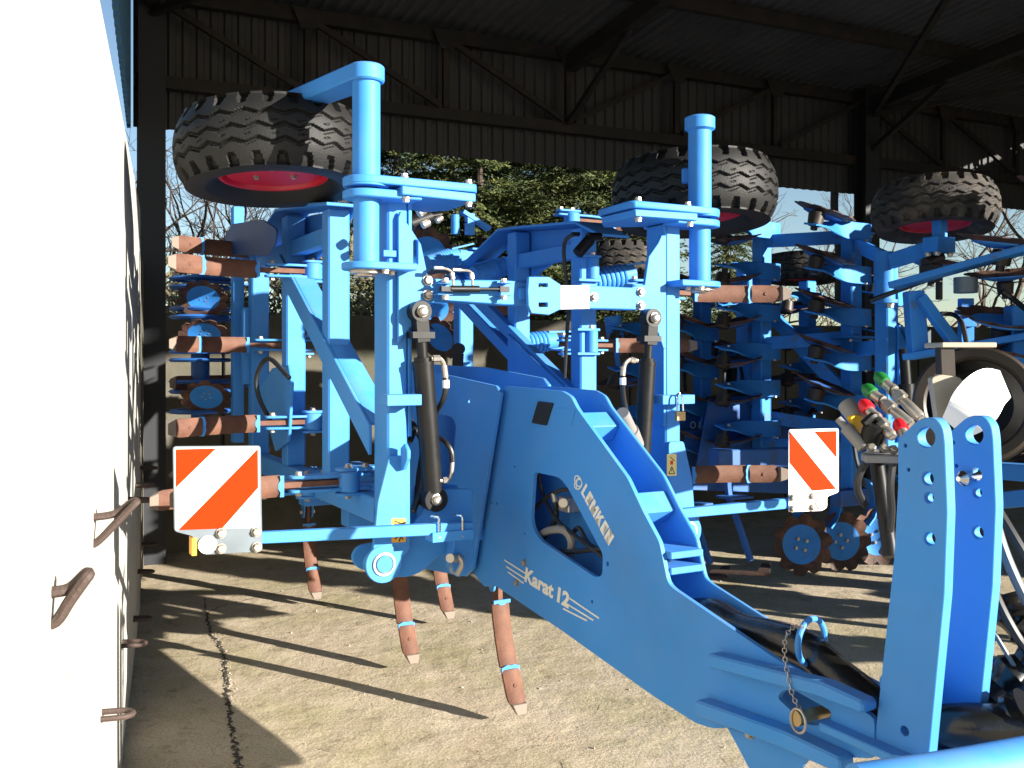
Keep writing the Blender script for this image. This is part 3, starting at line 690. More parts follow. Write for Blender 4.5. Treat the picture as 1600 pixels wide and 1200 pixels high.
# ---- one folded wing; sg = -1 left, +1 right
ZT, ZB = 2.255, .95
def wing(sg):
    lab = 'left' if sg < 0 else 'right'
    X = lambda u: sg * u
    # front upright box section: widens at the foot
    mp('wing_upright', lambda bm: box(bm, (X(.615), .15, 1.0), (X(.698), .30, ZT)), bevel=.008)
    foot = [(.615, 1.23), (.698, 1.23), (.745, 1.06), (.765, .86), (.765, .80), (.735, .772), (.70, .785), (.66, .83), (.615, .87)]
    mp('upright_foot', lambda bm: plate(bm, 'y', .128, .148, rnd([(X(u), z) for u, z in foot], .015, 3)), bevel=.002)
    mp('pivot_boss', lambda bm: (lathe(bm, (X(.722), .14, .826), (0, -1, 0), [(0, .072), (.017, .072), (.017, .0)], 28)), bevel=.002)
    mp('pivot_pin', lambda bm: (lathe(bm, (X(.722), .123, .826), (0, -1, 0), [(0, .045), (.006, .045), (.006, .036), (.002, .034), (.002, 0)], 28)), ZINC, bevel=0)
    mp('pivot_pin_face', lambda bm: lathe(bm, (X(.722), .122, .826), (0, -1, 0), [(0, .033), (.008, .031), (.008, .003), (.004, 0)], 24), BLUE, bevel=0)
    # gusset flange carrying the latch beam
    gp = [(-0.653,2.16),(-0.637,2.125),(-0.613,2.097),(-0.571,2.038),(-0.542,1.916),(-0.477,1.906),(-0.477,1.824),(-0.531,1.815),(-0.539,1.773),(-0.577,1.733),(-0.616,1.717),(-0.663,1.661),(-0.663,2.135)]
    if sg > 0: gp = [(0.574,2.142),(0.556,2.107),(0.505,2.045),(0.484,1.921),(0.416,1.91),(0.416,1.822),(0.47,1.815),(0.481,1.768),(0.515,1.735),(0.556,1.713),(0.584,1.642),(0.598,1.642),(0.598,2.143)]
    sl = rnd([(X(.603), 2.055), (X(.583), 2.055), (X(.583), 1.955), (X(.603), 1.955)], .01, 2)
    mp('gusset_flange', lambda bm: plate(bm, 'y', .125, .145, gp if sg > 0 else gp, [sl] if sg < 0 else []), bevel=.002)
    mp('gusset_web', lambda bm: box(bm, (X(.600), .146, 1.3), (X(.614), .27, ZT - .02)), bevel=.002)
    # inner upright tubes
    for b, top, bot in ((.9, 2.27, 1.05), (1.6, 2.33, 1.05), (2.35, 2.30, .98)):
        mp('wing_upright', lambda bm: box(bm, (X(.61), b - .05, bot), (X(.71), b + .05, top)), bevel=.008)
    # fore and aft frame members, low beam, diagonal channel
    mp('lower_beam', lambda bm: beam(bm, (X(.66), .31, 1.0), (X(.66), 2.6, 1.0), .08, .10), bevel=.006)
    mp('upper_beam', lambda bm: beam(bm, (X(.66), .96, 2.16), (X(.66), 2.5, 2.16), .06, .08), bevel=.004)
    if sg < 0:
        mp('diagonal_brace', lambda bm: (hexa(bm, [(-.72, .30, 1.22), (-.72, .30, 1.34), (-.706, .30, 1.34), (-.706, .30, 1.22)], [(-.72, 1.66, 2.02), (-.72, 1.66, 2.14), (-.706, 1.66, 2.14), (-.706, 1.66, 2.02)]),
                                         hexa(bm, [(-.704, .32, 1.335), (-.60, .32, 1.335), (-.60, .32, 1.348), (-.704, .32, 1.348)], [(-.704, 1.6, 2.09), (-.60, 1.6, 2.09), (-.60, 1.6, 2.103), (-.704, 1.6, 2.103)])), bevel=.002)
    else:
        for dz in (0, .12):
            mp('diagonal_brace', lambda bm: beam(bm, (.60, .92, 1.30 + dz), (.60, 2.36, 2.02 + dz), .05, .07), bevel=.003)
        mp('diagonal_brace', lambda bm: hexa(bm, [(.56, .95, 1.22), (.56, .95, 1.46), (.575, .95, 1.46), (.575, .95, 1.22)], [(.56, 1.55, 1.62), (.56, 1.55, 1.74), (.575, 1.55, 1.74), (.575, 1.55, 1.62)]), bevel=.002)
    # bent gable plates joining the tube tops
    def gable(bm):
        pr = [(.62, 2.20), (.85, 2.29), (1.55, 2.345), (1.70, 2.35), (2.15, 2.20), (2.5, 2.12)] if sg > 0 else [(.75, 2.27), (.98, 2.30), (1.62, 2.36), (2.1, 2.24), (2.5, 2.16)]
        ribbon(bm, [(X(.66), b, z) for b, z in pr], [(1, 0, 0)] * len(pr), .18, .014)
    mp('top_plate', gable, bevel=.002, ang=20)
    mp('gable_web', lambda bm: plate(bm, 'x', X(.575 if sg < 0 else .72), X(.588 if sg < 0 else .733), [(.84, 2.28), (1.55, 2.335), (1.70, 2.34), (1.9, 2.27), (1.62, 2.08), (1.52, 2.08), (1.0, 2.2)]), bevel=.002)
    # clips and lugs
    if sg < 0:
        mp('bracket_lug', lambda bm: box(bm, (-0.737,0.05,1.465), (-0.599,0.127,1.424)), bevel=.002)
        mp('bracket_lug', lambda bm: plate(bm, 'x', -.655, -.640, [(.127, 1.26), (.09, 1.28), (.06, 1.255), (.06, 1.225), (.10, 1.18), (.127, 1.175)]), bevel=.002)
        mp('bracket_lug', lambda bm: box(bm, (-.72, .15, 1.985), (-.665, .135, 2.01)), bevel=.002)
    else:
        mp('bracket_lug', lambda bm: box(bm, (0.531,0.06,1.44), (0.706,0.127,1.4)), bevel=.002)
    # --- wheel: post tube, clamp plates, swing arm, wheel
    pu, pb = .79, .13
    P = lambda z: (X(pu), pb, z)
    zr = (-0.796,0.13,2.245)[2] if sg < 0 else (0.781,0.13,2.241)[2]
    ztop = (-0.796,0.13,2.632)[2] if sg < 0 else (0.781,0.13,2.625)[2]
    zlo = (-0.803,0.13,1.929)[2] if sg < 0 else (0.781,0.13,1.918)[2]
    mp('wheel_post', lambda bm: (cyl(bm, P(zr + .022), P(ztop), .052, 32), cyl(bm, P(zlo), P(zr - .03), .048, 32)), bevel=0)
    mp('post_collar', lambda bm: (lathe(bm, P(zr - .008), (0, 0, 1), [(0, .05), (0, .086), (.026, .086), (.028, .05)], 32), ), bevel=.002)
    def clamp(bm, z, th, r0, inner, far):
        o = [(X(pu) + r0 * math.cos(a), pb + r0 * math.sin(a)) for a in [R(90 + 180 * i / 14) if sg < 0 else R(90 - 180 * i / 14) for i in range(15)]]
        o += [(X(inner), pb - .085), (X(inner - .02), pb - .05), (X(inner), pb + .20), (X(inner + .1), pb + .30)] if not far else [(X(inner), pb - r0), (X(inner), pb + .17)]
        plate(bm, 'z', z, z + th, o)
    mp('clamp_plate', lambda bm: clamp(bm, zr - .002, .030, .088, .375, False), bevel=.004)
    mp('clamp_plate', lambda bm: clamp(bm, zr - .052, .030, .088, .60, True), bevel=.004)
    mp('clamp_plate', lambda bm: clamp(bm, zr - .040, .034, .05, .38, False) if False else plate(bm, 'z', zr - .040, zr - .008, [(X(.69), .02), (X(.375), .045), (X(.375), .30), (X(.45), .40), (X(.60), .30), (X(.69), .2)]), bevel=.004)
    mp('clamp_plate', lambda bm: clamp(bm, zlo, .026, .092, .62, True), bevel=.004)
    mp('thrust_ring', lambda bm: lathe(bm, P(zlo - .001), (0, 0, -1), [(0, .062), (.012, .062), (.014, .04), (.022, .036), (.022, 0)], 28), ZINC, bevel=0)
    bolts(CU, [(X(.665), .045, zr - .05), (X(.40), .06, zr - .046)], (0, 0, -1), .014)
    bolts(CU, [(X(.665), .06, zr + .032), (X(.40), .06, zr + .032)], (0, 0, 1), .013)
    bolts(CU, [(X(.70), .1, zlo - .003), (X(.74), .06, zlo - .003)], (0, 0, -1), .013)
    # rounded head of the swing arm and arm reaching back over the wheel
    wc = Vector((-1.025,4.12,2.476)) if sg < 0 else Vector((0.909,4.8,2.416))
    a = R(28.2); q = wc - Vector((CU.location.x, CU.location.y, 0)); wc = Vector((q.x * math.cos(a) + q.y * math.sin(a), -q.x * math.sin(a) + q.y * math.cos(a), q.z))
    d = (Vector((wc.x, wc.y, 0)) - Vector((X(pu), pb, 0))); L = d.length; d.normalize(); n = Vector((-d.y, d.x, 0))
    def arm(bm):
        o = []
        for i in range(11):
            t = R(90 + 180 * i / 10); p = Vector((X(pu), pb, 0)) + d * (.068 * math.cos(t)) + n * (.068 * math.sin(t)); o.append((p.x, p.y))
        for k, s_ in ((L, -.05), (L + .04, -.02), (L + .04, .02), (L, .05)):
            p = Vector((X(pu), pb, 0)) + d * k + n * s_; o.append((p.x, p.y))
        plate(bm, 'z', ztop - .002, ztop + .060, o)
    if sg < 0:
        mp('swing_arm', arm, bevel=.006)
    else:
        mp('post_cap', lambda bm: lathe(bm, P(ztop - .002), (0, 0, 1), [(0, .05), (.01, .068), (.06, .068), (.066, .06), (.066, 0)], 32), bevel=0)
        mp('swing_arm', lambda bm: beam(bm, (X(pu), pb + .05, wc.z + .02), (wc.x, wc.y, wc.z + .02), .10, .07), bevel=.006)
    mp('wheel_axle', lambda bm: cyl(bm, (wc.x, wc.y, wc.z - .02), (wc.x, wc.y, (ztop + .03) if sg < 0 else wc.z + .10), .035, 16), bevel=0)
    tilt = (R(-5), R(-1), 0) if sg < 0 else (R(-4), R(1), 0)
    o = put('wheel', TYRE, CU, 'raised gauge wheel with red rim', wc, tilt); put('rim', RIM, o, None)
    o.scale = (1.07, 1.07, 1.07)
    bolts(o, [(.085 * math.cos(R(60 * i + 10)), .085 * math.sin(R(60 * i + 10)), -.079) for i in range(0, 6, 2)], (0, 0, -1), .011)

# ---- tyre with zigzag ribs and shoulder blocks, axis z
def tyre_mesh(m, name, RO=.382, W=.285, RI=.205, NA=400, seed=1):
    bm = bmesh.new()
    # cross section parameter: list of (radius, z) from inner bead low to inner bead high, tread subdivided finely
    prof = [(RI, -.085), (RI + .02, -.11), (RI + .06, -.140), (RI + .105, -.145), (RI + .138, -.138)]
    NT = 64; tread = []
    for i in range(NT + 1):
        t = -1 + 2 * i / NT; z = t * .130; r = RO - .030 * abs(t) ** 2.6 - .010 * t * t; tread.append((r, z, t))
    up = [(r, -z) for r, z in prof[::-1]]
    rr = random.Random(seed); rows = []
    tri = lambda x: 4 * abs(x - math.floor(x + .5)) - 1
    for k in range(NA):
        a = 2 * PI * k / NA; ring = []
        for r, z in prof: ring.append((r, z))
        for r, z, t in tread:
            dep = 0
            ph = a / (2 * PI) * 24
            for c in (-.42, -.01, .42) if True else ():
                e = abs(t - (c + .07 * tri(ph * (1 if abs(c) < .2 else 1) + (.5 if c > .2 else 0))))
                if e < .045: dep = max(dep, .016)
                elif e < .062: dep = max(dep, .016 * (.062 - e) / .017)
            for c in (-.21, .19):
                if abs(t - (c + .05 * tri(ph))) < .018 and (ph % 1) < .25: dep = max(dep, .005)
            if abs(t) > .70:
                f = (ph + (.25 if t > 0 else .75) + .25 * (abs(t) - .7)) % 1; lim = .26 + .22 * (abs(t) - .70) / .3
                if f < lim: dep = max(dep, .024 * min(1, (abs(t) - .66) / .08))
            ring.append((r - dep, z))
        for r, z in up: ring.append((r, z))
        rows.append([bm.verts.new((r * math.cos(a), r * math.sin(a), z)) for r, z in ring])
    for k in range(NA):
        A, B = rows[k], rows[(k + 1) % NA]
        for j in range(len(A) - 1): bm.faces.new([A[j], B[j], B[j + 1], A[j + 1]])
    return mesh(name, bm, m, 30)
def rim_mesh(RI=.212):
    bm = bmesh.new()
    lathe(bm, (0, 0, 0), (0, 0, 1), [(-.094, RI - .002), (-.099, RI + .008), (-.094, RI + .012), (-.094, RI - .010), (-.072, RI - .018), (-.082, RI - .026), (-.078, .11), (-.078, 0)], 48)
    lathe(bm, (0, 0, 0), (0, 0, 1), [(.094, RI + .012), (.099, RI + .008), (.094, RI - .010), (.03, RI - .02), (.0, .16), (0, .02)], 48)
    return mesh('rim', bm, REDRIM, 30)
TYRE = tyre_mesh(RUBBER, 'tyre'); RIM = rim_mesh()
wing(-1); wing(1)

# ---- latch beam between the wings
def bar(bm, q0, q1, b0=.09, b1=.127): hexa(bm, [(p[0], b0, p[1]) for p in q0], [(p[0], b1, p[1]) for p in q0])
lb = [(-0.496,1.903),(-0.229,1.911),(-0.124,1.907),(-0.124,1.814),(-0.229,1.814),(-0.496,1.822)]
mp('latch_beam', lambda bm: plate(bm, 'y', .09, .19, lb), bevel=.004)
mp('latch_tongue', lambda bm: plate(bm, 'y', .07, .17, [(-0.169,1.881),(-0.036,1.885),(-0.036,1.841),(-0.169,1.835)]), bevel=.004)
fork = [(-0.146,1.924),(-0.054,1.927),(0.003,1.896),(0.003,1.8),(-0.054,1.775),(-0.134,1.779),(-0.148,1.809),(-0.148,1.832),(-0.06,1.834),(-0.06,1.888),(-0.148,1.885)]
fh = [rnd([(-0.104,1.917),(-0.06,1.919),(-0.06,1.893),(-0.104,1.892)], .004, 2), rnd([(-0.104,1.82),(-0.06,1.821),(-0.06,1.798),(-0.104,1.797)], .004, 2)]
fo = [(-0.146,1.924),(-0.054,1.927),(0.003,1.896),(0.003,1.8),(-0.054,1.775),(-0.134,1.779),(-0.148,1.809),(-0.151,1.867)]
mp('latch_fork', lambda bm: plate(bm, 'y', .035, .055, fo, [rnd([(-0.102,1.9),(-0.06,1.901),(-0.06,1.886),(-0.102,1.884)], .003, 2), rnd([(-0.102,1.823),(-0.06,1.824),(-0.06,1.806),(-0.102,1.805)], .003, 2)]), bevel=.002)
rb = [(0.009,1.897),(0.154,1.902),(0.42,1.9),(0.42,1.808),(0.154,1.807),(0.009,1.8)]
mp('latch_beam', lambda bm: plate(bm, 'y', .06, .16, rb), bevel=.004)
mp('white_tape', lambda bm: plate(bm, 'y', .0565, .0585, [(0.007,1.896),(0.152,1.902),(0.152,1.806),(0.007,1.8)]), WHITE, bevel=0)
bolts(CU, [(-0.544,0.124,1.901),(-0.544,0.124,1.844)], (0, -1, 0), .017)
bolts(CU, [(0.174,0.057,1.855),(0.411,0.057,1.884),(0.411,0.057,1.826)], (0, -1, 0), .015)
mp('cylinder_fork', lambda bm: (box(bm, (-0.536,0.045,1.886), (-0.474,0.088,1.884)), box(bm, (-0.536,0.045,1.845), (-0.474,0.088,1.842)), box(bm, (-0.269,0.045,1.898), (-0.218,0.088,1.895)), box(bm, (-0.269,0.045,1.851), (-0.218,0.088,1.847))), bevel=.002)
bolts(CU, [(-0.5,0.055,1.893)], (0, 0, 1), .013); bolts(CU, [(-0.249,0.055,1.902)], (0, 0, 1), .012)
bolts(CU, [(-0.5,0.055,1.837)], (0, 0, -1), .013); bolts(CU, [(-0.249,0.055,1.844)], (0, 0, -1), .012)
lc = mp('latch_cylinder', lambda bm: (cyl(bm, (-0.481,0.055,1.865), (-0.359,0.055,1.869), .0135), box(bm, (-0.52,0.045,1.874), (-0.473,0.068,1.855)), cyl(bm, (-0.359,0.055,1.869), (-0.258,0.055,1.872), .007), box(bm, (-0.269,0.045,1.883), (-0.228,0.068,1.861))), BLACK, 'small black latch cylinder', bevel=0)
for x0 in (708, 738):
    pass
lf = [[(-0.468,0.055,1.879),(-0.468,0.055,1.904),(-0.473,0.055,1.928),(-0.489,0.055,1.939),(-0.511,0.055,1.943)], [(-0.386,0.055,1.882),(-0.386,0.055,1.907),(-0.389,0.055,1.929),(-0.405,0.055,1.938),(-0.435,0.055,1.939)]]
for pts in lf:
    mp('hose_fitting', lambda bm: (tube(bm, pts, .0052, 8), cyl(bm, pts[1], pts[2], .0092, 6), cyl(bm, pts[-1], Vector(pts[-1]) - Vector((.035, 0, 0)), .0075, 10)), ZINC, bevel=0, parent=lc)
mp('hydraulic_hose', lambda bm: tube(bm, [(-0.516,0.055,1.943),(-0.528,0.1,1.944),(-0.512,0.2,1.933),(-0.492,0.3,1.91)], .008, 8), HOSE, bevel=0)
mp('hydraulic_hose', lambda bm: tube(bm, [(-0.452,0.055,1.939),(-0.469,0.1,1.934),(-0.474,0.18,1.943),(-0.478,0.3,1.937)], .008, 8), HOSE, bevel=0)

# ---- lifting cylinders
def ram(top, bot, r, rod):
    top, bot = Vector(top), Vector(bot); d = (bot - top).normalized(); L = (bot - top).length
    c = mp('lift_cylinder', lambda bm: (cyl(bm, top + d * .20, bot - d * .03, r, 24), cyl(bm, top + d * .175, top + d * .21, r * .86, 24), cyl(bm, top + d * .19, top + d * .205, r * 1.06, 24),
        cyl(bm, bot + Vector((0, -.034, 0)), bot + Vector((0, .034, 0)), .047, 24), cyl(bm, top + Vector((0, -.028, 0)), top + Vector((0, .028, 0)), .040, 24),
        beam(bm, top, top + d * .115, .05, .055, (0, 1, 0)), box(bm, top + d * .09 + Vector((-.045, -.03, -.012)), top + d * .09 + Vector((.045, .03, .012)))), BLACK, 'black hydraulic lift cylinder', bevel=0)
    mp('piston_rod', lambda bm: cyl(bm, top + d * .10, top + d * .19, rod, 16), BLACK, bevel=0, parent=c)
    for p, k in ((top, .018), (bot, .018)):
        mp('cylinder_pin', lambda bm: lathe(bm, p + Vector((0, -.028, 0)), (0, -1, 0), [(0, k * 1.25), (.008, k * 1.25), (.009, k), (.02, k), (.026, k * .6), (.026, 0)], 20), ZINC, bevel=0, parent=c)
    return c
rl = ram((-0.591,0.095,1.778), (-0.518,0.13,1.057), .040, .02)
rr_ = ram((0.489,0.095,1.775), (0.46,0.13,1.001), .036, .018)
mp('elbow_fitting', lambda bm: (tube(bm, [(-0.552,0.07,1.598),(-0.52,0.07,1.6),(-0.504,0.07,1.585),(-0.499,0.07,1.571)], .009, 8), cyl(bm, (-0.546,0.07,1.6), (-0.517,0.07,1.6), .013, 6), cyl(bm, (-0.499,0.07,1.573), (-0.493,0.07,1.527), .012, 12)), ZINC, bevel=0, parent=rl)
mp('elbow_fitting', lambda bm: (tube(bm, [(-0.512,0.1,1.13),(-0.482,0.1,1.128),(-0.463,0.1,1.134),(-0.455,0.1,1.154)], .008, 8), cyl(bm, (-0.491,0.1,1.129), (-0.474,0.1,1.13), .013, 6), cyl(bm, (-0.453,0.1,1.154), (-0.45,0.1,1.203), .009, 10)), ZINC, bevel=0, parent=rl)
mp('hydraulic_hose', lambda bm: tube(bm, [(-0.493,0.07,1.531),(-0.491,0.07,1.492),(-0.495,0.09,1.44),(-0.494,0.16,1.387),(-0.469,0.3,1.289)], .0115, 10), HOSE, bevel=0)
mp('hose_collar', lambda bm: cyl(bm, (-0.492,0.07,1.517), (-0.491,0.07,1.487), .0135, 12), WHITE, bevel=0)
mp('hydraulic_hose', lambda bm: tube(bm, [(-0.45,0.1,1.198),(-0.455,0.1,1.24),(-0.468,0.12,1.272),(-0.468,0.2,1.286),(-0.464,0.3,1.263)], .010, 10), HOSE, bevel=0)
mp('elbow_fitting', lambda bm: (tube(bm, [(0.411,0.08,1.589),(0.374,0.08,1.595),(0.348,0.08,1.578),(0.338,0.08,1.546)], .009, 8), cyl(bm, (0.397,0.08,1.589), (0.374,0.08,1.595), .013, 6), cyl(bm, (0.338,0.08,1.565), (0.334,0.08,1.527), .012, 12)), ZINC, bevel=0, parent=rr_)
mp('hydraulic_hose', lambda bm: tube(bm, [(0.334,0.08,1.529),(0.348,0.1,1.477),(0.369,0.12,1.421),(0.4,0.14,1.351)], .011, 10), HOSE, bevel=0)
mp('hose_collar', lambda bm: cyl(bm, (0.338,0.085,1.518), (0.338,0.085,1.488), .0135, 12), WHITE, bevel=0)
mp('accumulator', lambda bm: (cyl(bm, (0.22,-0.08,1.38), (0.296,-0.03,1.304), .028, 16), cyl(bm, (0.296,-0.03,1.304), (0.361,0.02,1.237), .034, 16)), GREY, bevel=0)
# dark bundle of hoses beside the left cylinder
mp('hose_bundle', lambda bm: [tube(bm, [(-0.588,0.2,1.275),(-0.552,0.22,1.318),(-0.511,0.24,1.269),(-0.531,0.24,1.143),(-0.552,0.22,1.021)], .012, 8), tube(bm, [(-0.591,0.16,1.007),(-0.543,0.19,1.099),(-0.52,0.22,1.246),(-0.413,0.35,1.31)], .014, 8), tube(bm, [(-0.558,0.3,1.369),(-0.522,0.26,1.294),(-0.495,0.24,1.192),(-0.534,0.2,1.022)], .013, 8)], HOSE, bevel=0)
# hoses and valve seen through the drawbar window
for k, (pts, r) in enumerate([([(-0.07,0.09,1.133),(-0.05,0.093,1.053),(-0.07,-0.052,0.967),(-0.08,-0.232,0.923),(-0.07,-0.39,0.878)], .008), ([(-0.05,0.178,0.963),(-0.06,0.065,1.032),(-0.06,-0.084,1.088),(-0.05,-0.185,1.083)], .009),
    ([(-0.04,0.126,0.852),(-0.03,0.025,0.953),(-0.03,0.025,1.035)], .011), ([(-0.06,0.128,0.861),(-0.08,0.006,0.914),(-0.08,-0.117,0.938),(-0.07,-0.161,0.903),(-0.05,-0.115,0.831)], .016), ([(-0.05,0.083,0.826),(-0.08,-0.164,0.862),(-0.07,-0.369,0.909)], .009),
    ([(-0.05,-0.148,0.935),(-0.05,-0.185,0.953),(-0.05,-0.252,0.904),(-0.05,-0.36,0.894)], .009)]):
    mp('hydraulic_hose', lambda bm: tube(bm, pts, r, 8), HOSE if k != 3 else GREY, bevel=0)
mp('valve_block', lambda bm: (box(bm, (-0.05,-0.028,1.056), (0.02,-0.106,0.998)), cyl(bm, (-0.07,-0.1,1.039), (0,-0.034,1.025), .022), cyl(bm, (-0.06,-0.01,1.067), (-0.06,-0.025,1.031), .012)), ZINC, bevel=.004)

# ---- warning boards on their carrier bars
mp('board_bar', lambda bm: plate(bm, 'y', -.012, .022, [(-1.24,1.009),(-0.413,0.979),(-0.413,0.936),(-1.24,0.97)]), bevel=.003)
def ubolt(bm, x, y):
    p = Vector((-1.998,0,2.683)) if False else None
for qs in ([(-0.558,-0.016,1.003),(-0.558,-0.016,0.939)], [(-0.463,-0.016,1),(-0.463,-0.016,0.935)]):
    mp('u_bolt', lambda bm: tube(bm, [Vector(qs[0]) + Vector((-.012, .04, .004)), Vector(qs[0]) + Vector((-.006, .01, .006)), qs[0], qs[1]], .0065, 8, 2), CHROME, bevel=0)
    bolts(CU, [Vector(qs[1]) + Vector((0, .002, -.004)), Vector(qs[1]) + Vector((-.02, .03, -.004))], (0, 0, -1), .009)
mp('u_bolt_strap', lambda bm: box(bm, (-0.587,-0.024,0.954), (-0.419,0.05,0.918)), bevel=.001)
mp('board_bar', lambda bm: plate(bm, 'y', -.012, .022, [(0.406,0.954),(1.252,0.958),(1.252,0.911),(0.406,0.916)]), bevel=.003)
B1 = mp('warning_board', lambda bm: plate(bm, 'y', -.022, -.018, rnd([(-1.503,1.315),(-1.219,1.305),(-1.213,0.945),(-1.398,0.952),(-1.426,0.973),(-1.437,1.016),(-1.499,1.038)], [.012, .012, .012, .02, .025, .015, .012], 4)), GALV, 'left warning board with broad stripes', bevel=.001)
mp('white_panel', lambda bm: plate(bm, 'y', -.0240, -.0222, rnd([(-1.498,1.311),(-1.226,1.3),(-1.222,1.028),(-1.495,1.042)], .006, 2)), WHITE, parent=B1, bevel=0)
for o in ([(-1.494,1.305),(-1.366,1.302),(-1.494,1.18)], [(-1.229,1.295),(-1.228,1.163),(-1.347,1.035),(-1.486,1.042)]):
    mp('red_stripe', lambda bm: plate(bm, 'y', -.0255, -.0241, o), REDREFL, parent=B1, bevel=0)
bolts(B1, [(-1.351,-0.025,1.02),(-1.235,-0.025,1.015),(-1.351,-0.025,0.969),(-1.233,-0.025,0.963)], (0, -1, 0), .014)
mp('round_reflector', lambda bm: lathe(bm, (-1.395,-0.024,0.986), (0, -1, 0), [(0, .030), (.006, .030), (.008, .027), (.008, 0)], 28), WHITE, parent=B1, bevel=0)
mp('side_marker', lambda bm: (box(bm, (-1.445,-0.03,1.012), (-1.429,0.02,0.954)), box(bm, (-1.434,-0.015,0.994), (-1.42,0.005,0.973))), ORANGE, parent=B1, bevel=.001)
B2 = mp('warning_board', lambda bm: plate(bm, 'y', -.022, -.018, rnd([(1.181,1.275),(1.498,1.27),(1.498,0.968),(1.423,0.952),(1.423,0.901),(1.39,0.888),(1.181,0.898)], [.012, .012, .012, .012, .012, .012, .01], 4)), WHITE, 'right warning board with stripes sloping the other way', bevel=.001)
for o in ([(1.339,1.261),(1.481,1.258),(1.481,1.133)], [(1.185,1.267),(1.479,0.985),(1.326,0.986),(1.185,1.124)]):
    mp('red_stripe', lambda bm: plate(bm, 'y', -.0245, -.0222, o), REDREFL, parent=B2, bevel=0)
bolts(B2, [(1.199,-0.024,0.965),(1.324,-0.024,0.964),(1.199,-0.024,0.915),(1.324,-0.024,0.912)], (0, -1, 0), .015)
mp('round_reflector', lambda bm: lathe(bm, (1.377,-0.024,0.926), (0, -1, 0), [(0, .028), (.006, .028), (.008, .025), (.008, 0)], 28), WHITE, parent=B2, bevel=0)

# ---- warning stickers
s1 = mp('warning_sticker', lambda bm: plate(bm, 'y', .1262, .1278, rnd([(-0.69,0.995),(-0.633,0.991),(-0.633,0.9),(-0.69,0.903)], .004, 2)), ORANGE, 'orange warning sticker partly hidden by the board bar', bevel=0)
for a, b in zip([(-0.68,0.126,0.984),(-0.68,0.126,0.972),(-0.678,0.126,0.916),(-0.654,0.126,0.924),(-0.644,0.126,0.911)], [(-0.641,0.126,0.969),(-0.641,0.126,0.969),(-0.66,0.126,0.927),(-0.66,0.126,0.905),(-0.654,0.126,0.924)]):
    mp('sticker_line', lambda bm: beam(bm, a, b, .001, .005, (0, 0, 1) if abs(a[2] - b[2]) < .02 else (1, 0, 0)), INK, parent=s1, bevel=0)
s2 = mp('warning_sticker', lambda bm: plate(bm, 'y', .1262, .1278, rnd([(0.603,1.176),(0.656,1.176),(0.656,1.079),(0.603,1.08)], .004, 2)), YELLOW, 'pale yellow warning sticker with a triangle', bevel=0)
for a, b in zip([(0.613,0.126,1.09),(0.629,0.126,1.121),(0.645,0.126,1.089),(0.629,0.126,1.112),(0.62,0.126,1.164)], [(0.629,0.126,1.121),(0.645,0.126,1.089),(0.613,0.126,1.09),(0.629,0.126,1.098),(0.645,0.126,1.145)]):
    mp('sticker_line', lambda bm: beam(bm, a, b, .001, .0035, (.3, 0, .9)), INK, parent=s2, bevel=0)
mp('sticker_print', lambda bm: box(bm, (0.621,0.125,1.147), (0.636,0.126,1.129)), REDINK, parent=s2, bevel=0)

